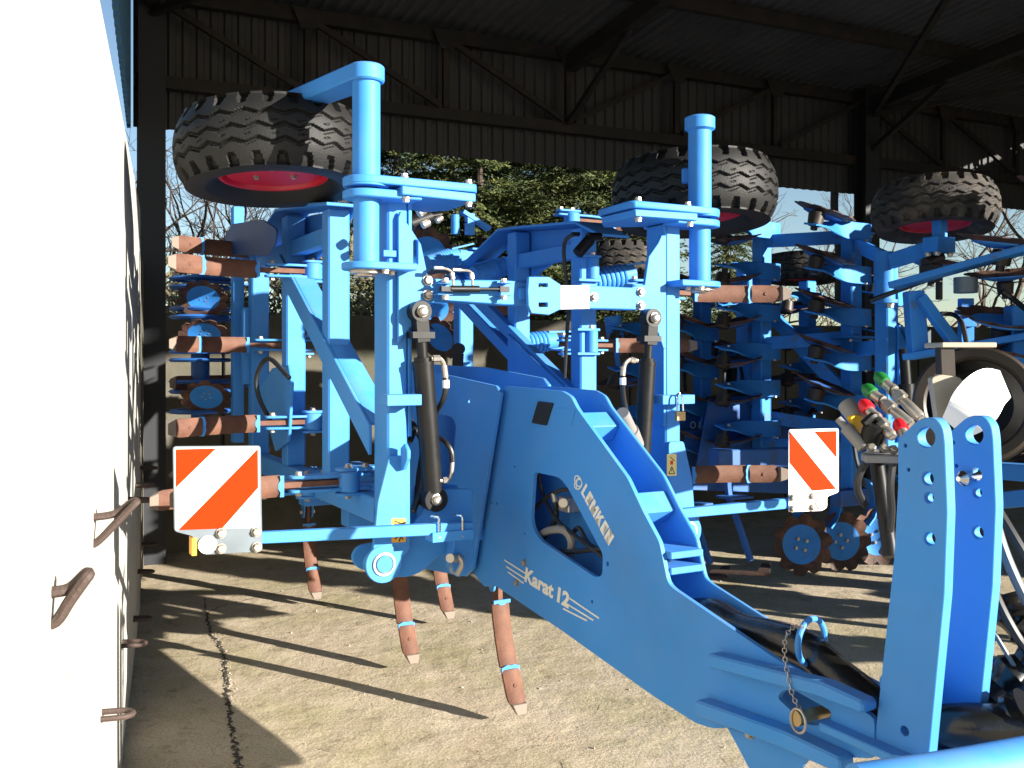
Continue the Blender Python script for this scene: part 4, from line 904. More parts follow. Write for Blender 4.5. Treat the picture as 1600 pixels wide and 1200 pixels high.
# ---- cultivator tines. local: x away from frame, y forward, z across
def tine_parts():
    bm = bmesh.new()
    # shank
    pts = [(-.02, -.20, 0), (.14, -.205, 0), (.30, -.205, 0), (.42, -.185, 0), (.54, -.14, 0), (.64, -.075, 0)]
    ribbon(bm, smooth_path(pts, 3), [(0, 1, 0)] * 16, .055, .022); sh = mesh('tine_shank', bm, RUST, 35)
    bm = bmesh.new()
    for s in (-1, 1): plate(bm, 'z', s * .028 - .006, s * .028 + .006, rnd([(-.10, -.17), (-.10, -.24), (.10, -.245), (.24, -.23), (.24, -.185), (.10, -.16)], .02, 3))
    ar = mesh('tine_arm', bm, BLUE, 35, .002)
    bm = bmesh.new(); lathe(bm, (.0, -.19, -.043), (0, 0, 1), [(0, 0), (0, .040), (.008, .046), (.078, .046), (.086, .040), (.086, 0)], 20)
    for s in (-1, 1): plate(bm, 'z', s * .050 - .006, s * .050 + .006, rnd([(-.10, -.16), (-.10, -.22), (.04, -.23), (.06, -.19), (.04, -.15)], .02, 3))
    hb = mesh('pivot_housing', bm, BLUE, 35, .002)
    def shoe(x0, x1, wd, th, f, end):
        bm = bmesh.new(); P = [(x0 + (x1 - x0) * i / 8) for i in range(9)]; prev = None
        for i, x in enumerate(P):
            y = f(x); ws = wd[i] if isinstance(wd, list) else wd; cur = []
            for k in range(7):
                s = -1 + k / 3; cur.append((x, y - .014 * s * s * (1 if abs(s) < .99 else 1), s * ws / 2))
            A = [bm.verts.new(p) for p in cur]; Bq = [bm.verts.new((p[0], p[1] - th, p[2])) for p in cur]
            if prev:
                for k in range(6):
                    bm.faces.new([prev[0][k], prev[0][k + 1], A[k + 1], A[k]]); bm.faces.new([prev[1][k + 1], prev[1][k], Bq[k], Bq[k + 1]])
                bm.faces.new([prev[0][0], A[0], Bq[0], prev[1][0]]); bm.faces.new([prev[0][6], prev[1][6], Bq[6], A[6]])
            else:
                bm.faces.new(A + Bq[::-1])
            prev = (A, Bq)
        bm.faces.new(prev[0][::-1] + prev[1]); return bm
    f = lambda x: -.165 + .167 * max(0, (x - .27) / .45) ** 1.55
    gp = mesh('guide_plate', shoe(.285, .555, .086, .014, f, 0), RUST, 35)
    sp = mesh('share_point', shoe(.56, .705, [.086] * 6 + [.086, .08, .055], .016, lambda x: f(x) + .012, 0), RUST, 35)
    bm = bmesh.new(); x = .69; y = f(.70) + .014
    hexa(bm, [(x, y - .03, -.040), (x, y - .03, .040), (x, y + .004, .036), (x, y + .004, -.036)], [(x + .036, y + .010, -.027), (x + .036, y + .010, .027), (x + .04, y + .022, .022), (x + .04, y + .022, -.022)])
    tp = mesh('share_tip', bm, TIP, 0, .002)
    bm = bmesh.new(); z = .042
    plate(bm, 'y', f(.285) - .006, f(.285) + .003, [(.272, -.042), (.288, -.042), (.286, -.024), (.295, -.01), (.295, .01), (.286, .024), (.288, .042), (.272, .042)])
    pw2 = mesh('paint_edge', bm, BLUE, 0); bm = bmesh.new()
    plate(bm, 'y', f(.55) + .001, f(.55) + .006, [(.545, 0), (.542, .018), (.552, .045), (.575, .045), (.566, .02), (.562, 0), (.566, -.02), (.575, -.045), (.552, -.045), (.542, -.018)])
    pw = mesh('paint_edge', bm, BLUE, 0)
    bm = bmesh.new(); lathe(bm, (.625, f(.63) + .0, 0), (-.35, 1, 0), [(.0, .009), (.011, .009), (.013, .006), (.009, 0)], 14); bh = mesh('share_bolt', bm, RUST, 30)
    return sh, ar, hb, gp, sp, tp, pw, bh, pw2
TP = tine_parts()
def tine(name, base, rot, first=[None], lab=None):
    sh, ar, hb, gp, sp, tp, pw, bh, pw2 = TP
    if first[0] is None:
        t = put('tine', sh, CU); first[0] = t
        for n, m in (('tine_arm', ar), ('pivot_housing', hb), ('guide_plate', gp), ('share_point', sp), ('share_tip', tp), ('paint_edge', pw), ('share_bolt', bh), ('paint_edge', pw2)): put(n, m, t)
        for s in (-1, 1):
            bolts(t, [(.0, -.19, s * .056), (.20, -.208, s * .035), (-.075, -.19, s * .056)], (0, 0, s), .014)
    else: t = dup_tree(first[0])
    t.parent = CU; t.rotation_mode = 'XYZ'; t.location = base; t.rotation_euler = rot; return t
# left wing tines: pixel of the tip fixes height and reach
LTIP = [(-1.212,1.95,2.206),(-1.335,1.25,2.037),(-1.225,1.95,1.676),(-1.117,2.65,1.453),(-1.335,1.25,1.281),(-1.474,0.28,1.097)]
for p, k in zip(LTIP, (1.0, 1.0, 1.0, 1.0, 1.0, 1.0)):
    tine('tine', (p[0] + .735, p[1] + .02, p[2]), (0, 0, PI))
RTIP = [(1.51,0.3,1.925),(1.497,0.3,1.019),(1.689,1.25,1.677),(1.67,1.25,2.403)]
for p in RTIP: tine('tine', (p[0] - .735, p[1] + .02, p[2]), (PI, 0, 0))
p = (1.825,1.95,1.686); tine('tine', (p[0] - .735, p[1], p[2]), (PI, 0, 0))
p = (1.439,2.65,2.46); tine('tine', (.72, 2.62, 1.95), (PI, 0, 0)); tine('tine', (-.72, .95, 1.0), (0, 0, PI))
# centre tines, hanging
CT = [(0.007,0.375,0.045),(-0.138,1.247,0.045),(0.374,1.922,0.045),(-0.187,2.756,0.045)]
for u, b, z in CT:
    m = Matrix(((0, 0, -1), (0, -1, 0), (-1, 0, 0)))
    e = m.to_euler(); tine('tine', (u, b + .02, z + .735), e)

# ---- coil overload springs on the right wing
def spring(p0, p1, r, turns, wr):
    p0, p1 = Vector(p0), Vector(p1); ax = (p1 - p0).normalized(); a = ax.orthogonal().normalized(); b = ax.cross(a); N = turns * 12
    pts = [p0 + (p1 - p0) * (i / N) + a * r * math.cos(2 * PI * i / 12) + b * r * math.sin(2 * PI * i / 12) for i in range(N + 1)]
    s = mp('coil_spring', lambda bm: tube(bm, pts, wr, 6, 0), bevel=0, ang=60)
    mp('spring_seat', lambda bm: (cyl(bm, p0 - ax * .03, p0 + ax * .01, r * 1.15, 14), cyl(bm, p1 - ax * .01, p1 + ax * .05, r * 1.0, 14), cyl(bm, p0, p1, r * .35, 8)), bevel=0, parent=s)
    mp('spring_arm', lambda bm: (beam(bm, p1 + Vector((0, 0, r)), p1 + ax * .16 + Vector((0, 0, r * .8)), .05, .010), beam(bm, p1 - Vector((0, 0, r)), p1 + ax * .16 - Vector((0, 0, r * .8)), .05, .010)), bevel=0, parent=s)
for a, b in (((0.748,1,2.003), (0.982,1,2.05)), ((0.696,1.7,1.683), (0.91,1.7,1.704)), ((0.476,1.75,2.086), (0.589,1.75,2.125)), ((0.379,2.2,2.188), (0.501,2.2,2.23)), ((1.931,2.5,1.878), (1.953,2.5,1.739))):
    spring(a, b, .055, 8, .0115)
# pivot housings on the inner side of the right wing
PH = mesh('pivot_housing', (lambda bm: (lathe(bm, (0, 0, -.055), (0, 0, 1), [(0, 0), (0, .034), (.11, .034), (.11, 0)], 16), box(bm, (-.10, -.03, .055), (.035, .03, .068)), box(bm, (-.10, -.03, -.068), (.035, .03, -.055)), bm)[-1])(bmesh.new()), BLUE, 35, .002)
for q in ((0.749,1.55,2.094), (0.728,1.55,1.804) if False else (0.675,0.85,1.685), (0.788,2.3,2.245), (0.737,1.55,1.303), (0.683,0.85,2.059)):
    put('pivot_housing', PH, CU, None, q); bolts(CU, [(q[0], q[1], q[2] + .07)], (0, 0, 1), .014)
# blue tubular handle and black cylinder on the second frame, far side
mp('stop_bracket', lambda bm: (cyl(bm, (0.116,1.3,2.354), (0.116,1.3,2.253), .022, 14), box(bm, (0.125,1.28,2.318), (0.207,1.32,2.318)), box(bm, (0.181,1.28,2.366), (0.222,1.32,2.255)), beam(bm, (0.156,1.3,2.373), (0.315,1.3,2.292), .05, .02)), bevel=.002)
for y0 in (655, 470):
    pass
mp('depth_cylinder', lambda bm: (cyl(bm, (0.374,0.5,2.088), (0.441,0.5,2.157), .028, 16), cyl(bm, (0.427,0.5,2.169), (0.498,0.5,2.173), .020, 16), cyl(bm, (0.339,0.5,2.175), (0.381,0.5,2.178), .010, 8)), BLACK, bevel=0)
mp('depth_cylinder', lambda bm: (cyl(bm, (-0.425,0.6,2.184), (-0.329,0.6,2.224), .034, 16), cyl(bm, (-0.329,0.6,2.224), (-0.273,0.6,2.237), .012, 12)), BLACK, bevel=0)
mp('cylinder_pin', lambda bm: (cyl(bm, (-0.425,0.5,2.216), (-0.401,0.5,2.234), .020, 14), cyl(bm, (-0.407,0.5,2.168), (-0.378,0.5,2.183), .018, 14), cyl(bm, (-0.342,0.5,2.191), (-0.318,0.5,2.207), .014, 12)), ZINC, bevel=0)
mp('hydraulic_hose', lambda bm: tube(bm, [(0.353,0.5,2.176),(0.339,0.55,2.154),(0.358,0.6,2.1),(0.369,0.6,1.994),(0.396,0.62,1.844),(0.437,0.7,1.725),(0.453,0.75,1.506)], .010, 8), HOSE, bevel=0)
mp('hydraulic_hose', lambda bm: tube(bm, [(-0.764,1.3,1.507),(-0.813,1.5,1.6),(-0.846,1.6,1.519),(-0.839,1.6,1.406),(-0.775,1.6,1.274)], .012, 8), HOSE, bevel=0)
mp('rod_eye', lambda bm: (cyl(bm, (0.227,1.5,1.653), (0.259,1.55,1.653), .032, 20), beam(bm, (0.237,1.52,1.628), (0.229,1.52,1.494), .05, .04, (0, 1, 0))), BLACK, bevel=0)
# side bracket of the left wing behind the tubes
mp('link_plate', lambda bm: plate(bm, 'x', -.73, -.715, [(2.074,1.422),(1.764,1.549),(1.448,1.568),(1.389,1.474),(1.448,1.186),(1.698,1.117)]), bevel=.002)

# ---- rear levelling discs and roller of the left wing
mp('roller_post', lambda bm: box(bm, (-0.789,2.42,2.489), (-0.727,2.5,1.106)), bevel=.004)
mp('roller_post', lambda bm: box(bm, (-0.751,2.34,1.896), (-0.674,2.42,1.449)), bevel=.004)
rc = [(-0.917,2.75,2.106),(-0.917,2.75,1.055)]
rx, ry = rc[0][0], rc[0][1]
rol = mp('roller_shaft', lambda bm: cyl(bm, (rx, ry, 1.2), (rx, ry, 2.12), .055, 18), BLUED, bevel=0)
for i, z in enumerate((2.08, 2.03, 1.90, 1.85, 1.64, 1.59, 1.46, 1.40, 1.28)):
    mp('roller_ring', lambda bm: lathe(bm, (rx, ry, z - .012), (0, 0, 1), [(0, .135), (0, .17), (.012, .185), (.024, .17), (.024, .135)], 32, close=True), BLUED, bevel=0, parent=rol)
    mp('roller_spoke', lambda bm: [beam(bm, (rx, ry, z), (rx + .15 * math.cos(R(60 * k + 20 * i)), ry + .15 * math.sin(R(60 * k + 20 * i)), z), .02, .01) for k in range(6)], BLUED, bevel=0, parent=rol)
def notched(r, n=10, depth=.16, seg=5, seed=0):
    o = []
    for i in range(n):
        for j in range(seg):
            t = j / seg; a = 2 * PI * (i + t) / n; k = 1 - depth * (math.sin(PI * min(1, max(0, (t - .55) / .45))) ** .8 if t > .55 else 0); o.append((a, r * k))
    return o
def disc_mesh(r=.235, n=10, hub=.66, dish=.05, m=RUSTD, th=.006):
    """dished notched disc, axis z; returns (disc, hub face) meshes"""
    o = notched(r, n); bm = bmesh.new(); N = len(o); rings = []
    for s in (0, th):
        pr = []
        for k in (.30, .55, .8, 1.0):
            pr.append([bm.verts.new((q * k * math.cos(a) if k > .9 else r * k * .9 * math.cos(a), q * k * math.sin(a) if k > .9 else r * k * .9 * math.sin(a), dish * (k * k) + s)) for a, q in o])
        rings.append(pr)
    for s, pr in enumerate(rings):
        for A, B in zip(pr, pr[1:]):
            for i in range(N): j = (i + 1) % N; bm.faces.new([A[i], A[j], B[j], B[i]])
        bm.faces.new(pr[0])
    for i in range(N): j = (i + 1) % N; bm.faces.new([rings[0][-1][i], rings[0][-1][j], rings[1][-1][j], rings[1][-1][i]])
    d = mesh('disc', bm, m, 30)
    bm = bmesh.new(); lathe(bm, (0, 0, 0), (0, 0, 1), [(-.004, 0), (-.004, r * .30), (dish * hub ** 2 - .002, r * hub), (dish * hub ** 2 + th + .005, r * hub), (th + .013, r * .3), (th + .012, 0)], 28)
    h = mesh('disc_face', bm, BLUEW, 30)
    return d, h
DISC, DFACE = disc_mesh()
def disc(parent, p, d, s=1.0, name='notched_disc', face=True, spin=0.0, lab=None):
    o = put(name, DISC, parent, lab, p, quat_z(d) @ Matrix.Rotation(spin, 4, 'Z').to_quaternion()); o.scale = (s, s, s)
    if face: put('disc_face', DFACE, o)
    return o
for i, q in enumerate([(-0.935,2.55,1.965),(-0.928,2.55,1.758),(-0.917,2.55,1.385)]):
    o = disc(CU, q, (-.25, -.8, -.75 if i != 1 else -1.0), .62, 'levelling_disc', spin=i)
    bolts(o, [(.04 * math.cos(R(72 * k)), .04 * math.sin(R(72 * k)), .012) for k in range(5)], (0, 0, 1), .009)
for q in [(-0.918,2.6,2.056),(-0.918,2.6,1.828),(-0.9,2.6,1.467)]:
    mp('disc_arm', lambda bm: beam(bm, q, Vector(q) + Vector((.30, .12, 0)), .05, .012), BLUED, bevel=0)
q = (0.617,2.6,2.35)
disc(CU, (0.579,2.75,2.315), (-.5, -1, -.5), .85, 'levelling_disc'); disc(CU, (0.636,2.75,1.942), (-.3, -1, -.3), .6, 'levelling_disc'); disc(CU, (0.684,2.75,1.754), (-.9, -.5, -.5), .7, 'levelling_disc')
mp('rear_wheel_plate', lambda bm: plate(bm, 'x', -.86, -.85, rnd([(2.339,2.297),(2.135,2.345),(1.435,2.281),(1.166,2.202),(1.189,2.139),(1.31,2.09),(2.135,2.175)], .03, 3)), RUSTC, bevel=.002)
mp('side_panel', lambda bm: plate(bm, 'x', .60, .612, rnd([(1.45, 2.28), (1.0, 2.2), (.95, 1.8), (1.5, 1.78)], .05, 3)), BLUED, bevel=.002) if False else None

# ---- three point hitch tower
tw = [(-1.708,1.409),(-1.763,1.455),(-1.785,1.464),(-1.813,1.463),(-1.831,1.443),(-1.836,1.412),(-1.843,1.253),(-1.835,1.064),(-1.792,0.668),(-1.638,0.658),(-1.697,1.126),(-1.708,1.295)]
hs = [disc2(p, r, 20) for p, r in zip([(-1.787,1.418),(-1.791,1.323),(-1.794,1.279),(-1.796,1.185),(-1.727,0.719),(-1.729,1.394),(-1.738,1.338)], (.024, .016, .0125, .0155, .012, .0045, .0045))]
for u0, u1 in ((-.115, -.085), (.055, .085)):
    mp('hitch_plate', lambda bm: plate(bm, 'x', u0, u1, rnd(tw, .012, 3), hs), bevel=.002)
mp('hitch_spacer', lambda bm: cyl(bm, (-.084, hs[4][0][0] - .012 + .07, .80), (.054, hs[4][0][0] - .012 + .07, .80), .03, 16), bevel=0)
tp_ = (0.06,-1.766,1.311)
mp('top_link_pin', lambda bm: lathe(bm, (tp_[0] + .03, tp_[1], tp_[2]), (-1, 0, 0), [(0, 0), (0, .019), (.05, .019), (.065, .006), (.065, 0)], 20), CHROME, bevel=0)
mp('nose_plate', lambda bm: plate(bm, 'z', .650, .672, [(-.16, -1.50), (-.16, -1.93), (.16, -1.93), (.16, -1.50)]), bevel=.003)
mp('lower_hitch_beam', lambda bm: tube(bm, [Vector(p) + Vector((0, 0, -.05)) for p in [(-0.574,-2,0.832),(-0.493,-2.02,0.834),(-0.335,-2.04,0.829),(-0.123,-2.06,0.824)]], .05, 24, 4), bevel=0)
mp('lower_hitch_beam', lambda bm: box(bm, (-.30, -1.93, .60), (.38, -1.80, .648)), bevel=.006)
# ---- thick sleeve of bundled hoses, guide ring, chain
mp('hose_sleeve', lambda bm: tube(bm, [(-0.03,-0.846,0.781),(-0.03,-0.931,0.793),(-0.03,-1.043,0.79),(-0.03,-1.18,0.796),(-0.03,-1.336,0.793),(-0.03,-1.446,0.751),(-0.03,-1.535,0.711),(-0.02,-1.623,0.686)] + [(-.01, -1.78, .73), (.06, -1.86, .745), (.16, -1.93, .75), (.28, -1.96, .78), (.40, -1.93, .86)], .056, 14, 6, rf=lambda t: .86 + .16 * math.sin(t * 23) * math.sin(t * 9) + .12 * t), SLEEVE, 'thick black plastic sleeve of bundled hoses', bevel=0)
mp('hose_sleeve', lambda bm: [tube(bm, [(0.12,-1.644,0.61),(0.16,-1.67,0.685),(0.2,-1.722,0.736),(0.24,-1.756,0.796),(0.28,-1.797,0.85)], .05, 12, 5, rf=lambda t: 1 + .22 * math.sin(t * 26)), tube(bm, [(0.05,-1.717,0.689),(0.06,-1.797,0.699),(0.08,-1.849,0.743),(0.1,-1.899,0.786)], .05, 12, 5, rf=lambda t: 1 + .2 * math.sin(t * 31 + 1)), tube(bm, [(0.3,-1.697,0.985),(0.3,-1.732,0.927),(0.3,-1.792,0.894)], .045, 12, 5, rf=lambda t: 1 + .15 * math.sin(t * 20))], SLEEVE, 'crumpled black plastic around the hoses', bevel=0)
rc_ = Vector((-0.05,-1.369,0.828))
mp('guide_ring', lambda bm: tube(bm, [rc_ + Vector((.062 * math.cos(R(a)), .03 * math.cos(R(a)) * .4, .062 * math.sin(R(a)))) for a in range(-75, 256, 22)], .0085, 10, 3), bevel=0)
ch = [Vector(p) for p in [(-0.1,-1.389,0.879),(-0.13,-1.384,0.882),(-0.17,-1.397,0.865),(-0.18,-1.402,0.826),(-0.18,-1.412,0.778),(-0.18,-1.43,0.725),(-0.17,-1.447,0.69),(-0.15,-1.454,0.672)]]
chp = smooth_path(ch, 4)
cho = None
for i in range(len(chp) - 1):
    c, d = (chp[i] + chp[i + 1]) / 2, (chp[i + 1] - chp[i]).normalized(); s = d.orthogonal().normalized()
    if i % 2: s = d.cross(s)
    L_ = (chp[i + 1] - chp[i]).length * .62; pts = [c + d * L_ * math.cos(R(a)) + s * .0055 * math.sin(R(a)) for a in range(0, 361, 45)]
    bm = bmesh.new(); tube(bm, pts, .0016, 5, 0); me = mesh('chain_link', bm, ZINC)
    if cho is None: cho = thing('safety_chain', 'thin zinc chain with a linch pin hanging from the blue ring above the drawbar nose', 'chain', (0, 0, 0))
    put('chain_link', me, cho).matrix_world = Matrix.Identity(4)
cho.location = CU.location; cho.rotation_euler = CU.rotation_euler
lp = Vector((-0.14,-1.451,0.671))
part('linch_pin', lambda bm: (cyl(bm, lp + Vector((-.04, 0, 0)), lp + Vector((.06, 0, 0)), .016, 14), cyl(bm, lp + Vector((-.05, 0, 0)), lp + Vector((-.03, 0, 0)), .021, 14)), BRASS, cho)
part('linch_ring', lambda bm: tube(bm, [lp + Vector((-.052, -.026 * math.cos(R(a)) - .012, .03 * math.sin(R(a)) - .002)) for a in range(0, 361, 30)], .0035, 6, 2), ZINC, cho)

# ---- hydraulic couplings parked on a bracket ahead of the tower
CPL = [(1.001,2.62,1.551),(0.959,2.6,1.519),(0.937,2.56,1.479),(1.007,2.5,1.433)]
CPE = [(1.067,2.5,1.443),(1.032,2.48,1.428),(0.977,2.46,1.397),(1.01,2.46,1.39)]
def toM(p):
    q = Vector(p) - Vector((CU.location.x, CU.location.y, 0)); a = R(28.2)
    return Vector((q.x * math.cos(a) + q.y * math.sin(a), -q.x * math.sin(a) + q.y * math.cos(a), q.z))
def cbr(bm):
    q = [toM(p) for p in [(0.916,2.52,1.345),(0.975,2.62,1.355),(1.092,2.62,1.373),(1.017,2.44,1.328),(0.905,2.46,1.334)]]
    z = 1.352; plate(bm, 'z', z - .02, z, [(p.x, p.y) for p in q])
    
mp('coupling_bracket', cbr, GREY, bevel=.003)
mp('bracket_stem', lambda bm: cyl(bm, toM((0.988,2.6,1.319)), toM((0.987,2.5,1.083)), .020, 12), BLACK, bevel=0)
for k, (a, b) in enumerate(zip(CPL, CPE)):
    a, b = toM(a), toM(b); d = (b - a).normalized(); L = (b - a).length
    c = mp('coupling', lambda bm: (lathe(bm, a, d, [(.015, 0), (.015, .013), (.05, .014), (.052, .0165), (.062, .0165), (.064, .013), (.075, .013)], 16), lathe(bm, a, d, [(.075, .019), (.098, .019)], 6), lathe(bm, a, d, [(.075, 0), (.075, .019)], 6), lathe(bm, a, d, [(.098, .019), (.098, .012), (L, .012), (L, 0)], 6), lathe(bm, a, d, [(.10, .0125), (.12, .0145), (L - .01, .0145), (L, .01)], 14)), ZINC, bevel=0)
    mp('dust_cap', lambda bm: lathe(bm, a, d, [(-.012, 0), (-.012, .006), (-.006, .008), (-.004, .014), (.006, .0185), (.026, .0185), (.028, .014)], 14), CAPG if k < 2 else CAPR, parent=c, bevel=0)
    mp('cap_strap', lambda bm: tube(bm, [a + d * .066 + Vector((.018 * math.cos(R(t)), .0, .018 * math.sin(R(t)))) for t in range(0, 361, 40)], .0022, 5, 2), CAPR if k > 1 else BLACK, parent=c, bevel=0)
a, b = toM((0.867,2.55,1.439)), toM((0.917,2.5,1.367))
c = mp('coupling', lambda bm: (cyl(bm, a, a + (b - a) * .35, .010, 12), cyl(bm, a + (b - a) * .3, b, .017, 14), cyl(bm, toM((0.912,2.62,1.474)), toM((0.929,2.58,1.437)), .024, 16)), GREY, bevel=0)
mp('dust_cap', lambda bm: (plate(bm, 'y', a.y - .03, a.y - .014, rnd([(a.x + dx, a.z + dz) for dx, dz in ((.012, .006), (.04, .012), (.078, -.004), (.07, -.018), (.055, -.02), (.05, -.05), (.034, -.05), (.03, -.022))], .008, 3)),), CAPY, parent=c, bevel=.002)
hd = toM((0.937,2.5,1.4))
mp('coupling_handle', lambda bm: (cyl(bm, hd + Vector((0, -.01, .03)), hd + Vector((0, .01, -.02)), .026, 14), tube(bm, [hd + Vector((-.03, 0, .03)), hd + Vector((0, -.01, .05)), hd + Vector((.03, 0, 0)), hd + Vector((.05, 0, -.06))], .011, 8)), BLACK, bevel=0)
bolts(CU, [toM(p) for p in [(0.958,2.47,1.369),(0.981,2.47,1.365),(0.925,2.47,1.369)]], (-.4, -.6, .5), .010)
for pts in ([(0.938,2.55,1.321),(0.921,2.55,1.286),(0.922,2.56,1.25),(0.949,2.58,1.204)], [(0.984,2.48,1.335),(0.977,2.48,1.269),(0.988,2.5,1.2),(0.988,2.52,1.13),(0.979,2.54,1.084)]):
    mp('hydraulic_hose', lambda bm: tube(bm, [toM(p) for p in pts], .010, 8), HOSE, bevel=0)
# pale hoses to the right of the tower
for pts, m, r in (([(0.2,-1.737,1.198),(0.2,-1.77,1.108),(0.22,-1.812,1.004),(0.25,-1.849,0.946)], GALV, .013), ([(0.22,-1.708,1.038),(0.22,-1.752,0.958),(0.24,-1.79,0.885),(0.25,-1.833,0.848)], HOSE, .012), ([(0.24,-1.721,1.209),(0.24,-1.773,1.137),(0.25,-1.817,1.064)], HOSE, .014), ([(0.2,-1.705,0.95),(0.2,-1.749,0.896),(0.22,-1.787,0.824)], GALV, .006)):
    mp('hydraulic_hose', lambda bm: tube(bm, pts, r, 8), m, bevel=0)

# ---- padlock hanging on the right upright (its own thing)
pk = thing('padlock', 'brass padlock with tall steel shackle hanging on the right hand upright', 'padlock', (0, 0, 0)); pk.location = CU.location; pk.rotation_euler = CU.rotation_euler
p0 = Vector((0.601,0.03,1.351))
part('lock_body', lambda bm: box(bm, p0 + Vector((-.024, -.009, -.021)), p0 + Vector((.024, .009, .021))), BRASS, pk, bevel=.003)
part('shackle', lambda bm: tube(bm, [p0 + Vector((-.016, 0, .018)), p0 + Vector((-.016, 0, .075)), p0 + Vector((-.011, .008, .092)), p0 + Vector((.004, .012, .095)), p0 + Vector((.015, .006, .08)), p0 + Vector((.016, 0, .018))], .0045, 8, 4), CHROME, pk)
# ================================================================= MACHINES BEHIND, ON THE RIGHT
TYREM = TYRE.copy(); TYREM.materials.clear(); TYREM.materials.append(RUBBERM); TYREM.name = 'muddy_tyre'
HA = thing('folded_disc_harrow', 'blue folded disc harrow with curved spring arms and a muddy raised wheel behind the cultivator', 'disc harrow', (2.226, 6.3, 0), 28.2)
HX, HY, HAW = HA.location.x, HA.location.y, R(28.2)
def toH(p):
    x, y = p[0] - HX, p[1] - HY; return Vector((x * math.cos(HAW) + y * math.sin(HAW), -x * math.sin(HAW) + y * math.cos(HAW), p[2]))
def hp(name, fn, m=BLUEW, label=None, bevel=.003, parent=None, ang=35): return part(name, fn, m, parent or HA, label, ang, bevel)
POSTS = [(0, 0, .75, 2.47), (-.20, .62, .75, 2.52), (-.205, -.458, 1.0, 2.20), (-.02, .95, .8, 2.2), (.25, 1.3, .8, 2.3), (-.62, 1.3, .8, 2.35), (.5, .45, .7, 1.9), (-.42, 1.0, .8, 2.3), (.62, 1.0, .8, 2.2), (1.0, .55, .8, 2.1)]
for x, y, a, b in POSTS:
    hp('wing_post', lambda bm: box(bm, (x - .05, y - .05, a), (x + .05, y + .05, b)), bevel=.008)
def arm_mesh():
    P = [(.02, .085, 0), (.09, .075, 0), (.135, .02, 0), (.12, -.05, 0), (.06, -.085, 0), (-.03, -.09, 0), (-.14, -.085, .004), (-.24, -.08, .012), (-.34, -.075, .02), (-.44, -.07, .024)]
    P = smooth_path(P, 3); n = len(P); sd = []
    for i in range(n):
        t = max(0, (i / (n - 1) - .58) / .40); t = min(1, t); t = t * t * (3 - 2 * t); a = R(78) * t
        sd.append((0, math.sin(a), math.cos(a)))
    bm = bmesh.new(); ribbon(bm, P, sd, .115, .013); return mesh('spring_arm', bm, BLUEW, 40, .002)
ARM = arm_mesh()
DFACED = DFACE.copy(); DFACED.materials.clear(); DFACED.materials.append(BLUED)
def hubm():
    bm = bmesh.new(); lathe(bm, (0, 0, 0), (0, 0, 1), [(-.03, 0), (-.03, .022), (0, .022), (0, .045), (.07, .052), (.085, .04), (.085, 0)], 16); return mesh('hub', bm, BROWNST, 30)
HUB = hubm()
random.seed(5)
def spring_arm(par, p, up, ds=.85, yaw=0.0):
    a = put('spring_arm', ARM, par, None, p, (0, 0, yaw))
    h = put('hub', HUB, a, None, (-.40, -.07, .02 if up else -.03), (0, R(16), 0) if up else (R(180), R(16), 0))
    n = Vector((.22, -.32, 1)) if up else Vector((-.18, .0, 1)); n += Vector((random.uniform(-.05, .05), random.uniform(-.05, .05), 0))
    o = put('notched_disc', DISC, a, None, (-.26, .0, .085 if up else -.10), quat_z(n) @ Matrix.Rotation(random.uniform(0, 6), 4, 'Z').to_quaternion()); o.scale = (ds, ds, ds)
    put('disc_face', DFACED, a, None, o.location, o.rotation_quaternion.copy()).scale = o.scale
    bolts(a, [(-.36, -.07, .035), (.03, -.098, -.06)], (0, 0, 1), .011)
for z in (2.42, 2.14, 1.865, 1.575, 1.31): spring_arm(HA, (0, 0, z), True)
for z in (2.49, 2.205, 1.915, 1.645, 1.39, 1.11): spring_arm(HA, (-.20, .62, z), False)
for z in (2.0, 1.6): spring_arm(HA, (.25, 1.3, z), True, .9)
for z in (2.1, 1.8, 1.5, 1.2): spring_arm(HA, (-.62, 1.3, z), False, .9)
for x, y, ups in ((-.42, 1.0, True), (.62, 1.0, False), (1.0, .55, True)):
    for k in range(5): spring_arm(HA, (x, y, 2.05 - .27 * k), ups, .9, .25)
# struts between the posts
for a, b in (((-.22, .62, 2.42), (.02, 0, 2.40)), ((-.22, .62, 1.70), (.02, 0, 1.74)), ((-.20, .62, 1.0), (0, 0, 1.0)), ((0, 0, 1.66), (-.205, -.458, 1.67)), ((0, 0, 2.36), (-.2, -.458, 2.2)), ((-.02, .95, 2.1), (.3, .2, 1.25)), ((-.6, 1.3, .95), (.6, 1.1, .95)), ((-.3, .8, 1.22), (.5, -.1, 1.05))):
    hp('strut', lambda bm: beam(bm, a, b, .022, .09) if abs(a[2] - b[2]) < .3 else beam(bm, a, b, .06, .09), bevel=.003)
for z in (2.41, 1.73):
    hp('clamp_plate', lambda bm: box(bm, (-.10, -.09, z), (.12, .09, z + .016)), bevel=.003); bolts(HA, [(-.08, -.07, z - .01), (.1, -.07, z - .01)], (0, 0, -1), .012)
hp('post_plate', lambda bm: plate(bm, 'y', -.53, -.512, [(-.18, 1.1), (-.10, 1.1), (-.10, 1.72), (-.075, 1.74), (-.05, 1.72), (-.05, 1.64), (-.08, 1.60), (-.08, 1.78), (-.18, 1.80)]), bevel=.002)
hp('wing_cylinder', lambda bm: (cyl(bm, toH((2.285,5.6,1.656)), toH((2.3,5.6,1.451)), .03, 14), cyl(bm, toH((2.3,5.6,1.451)), toH((2.315,5.6,1.077)), .045, 16)), BLACK, bevel=0)
hp('wing_cylinder', lambda bm: [cyl(bm, toH(a), toH(b), .03, 12) for a, b in zip([(1.684,7.3,1.527),(1.635,7.3,1.551)], [(1.655,7.3,0.919),(1.596,7.3,0.821)])], BLACK, bevel=0)
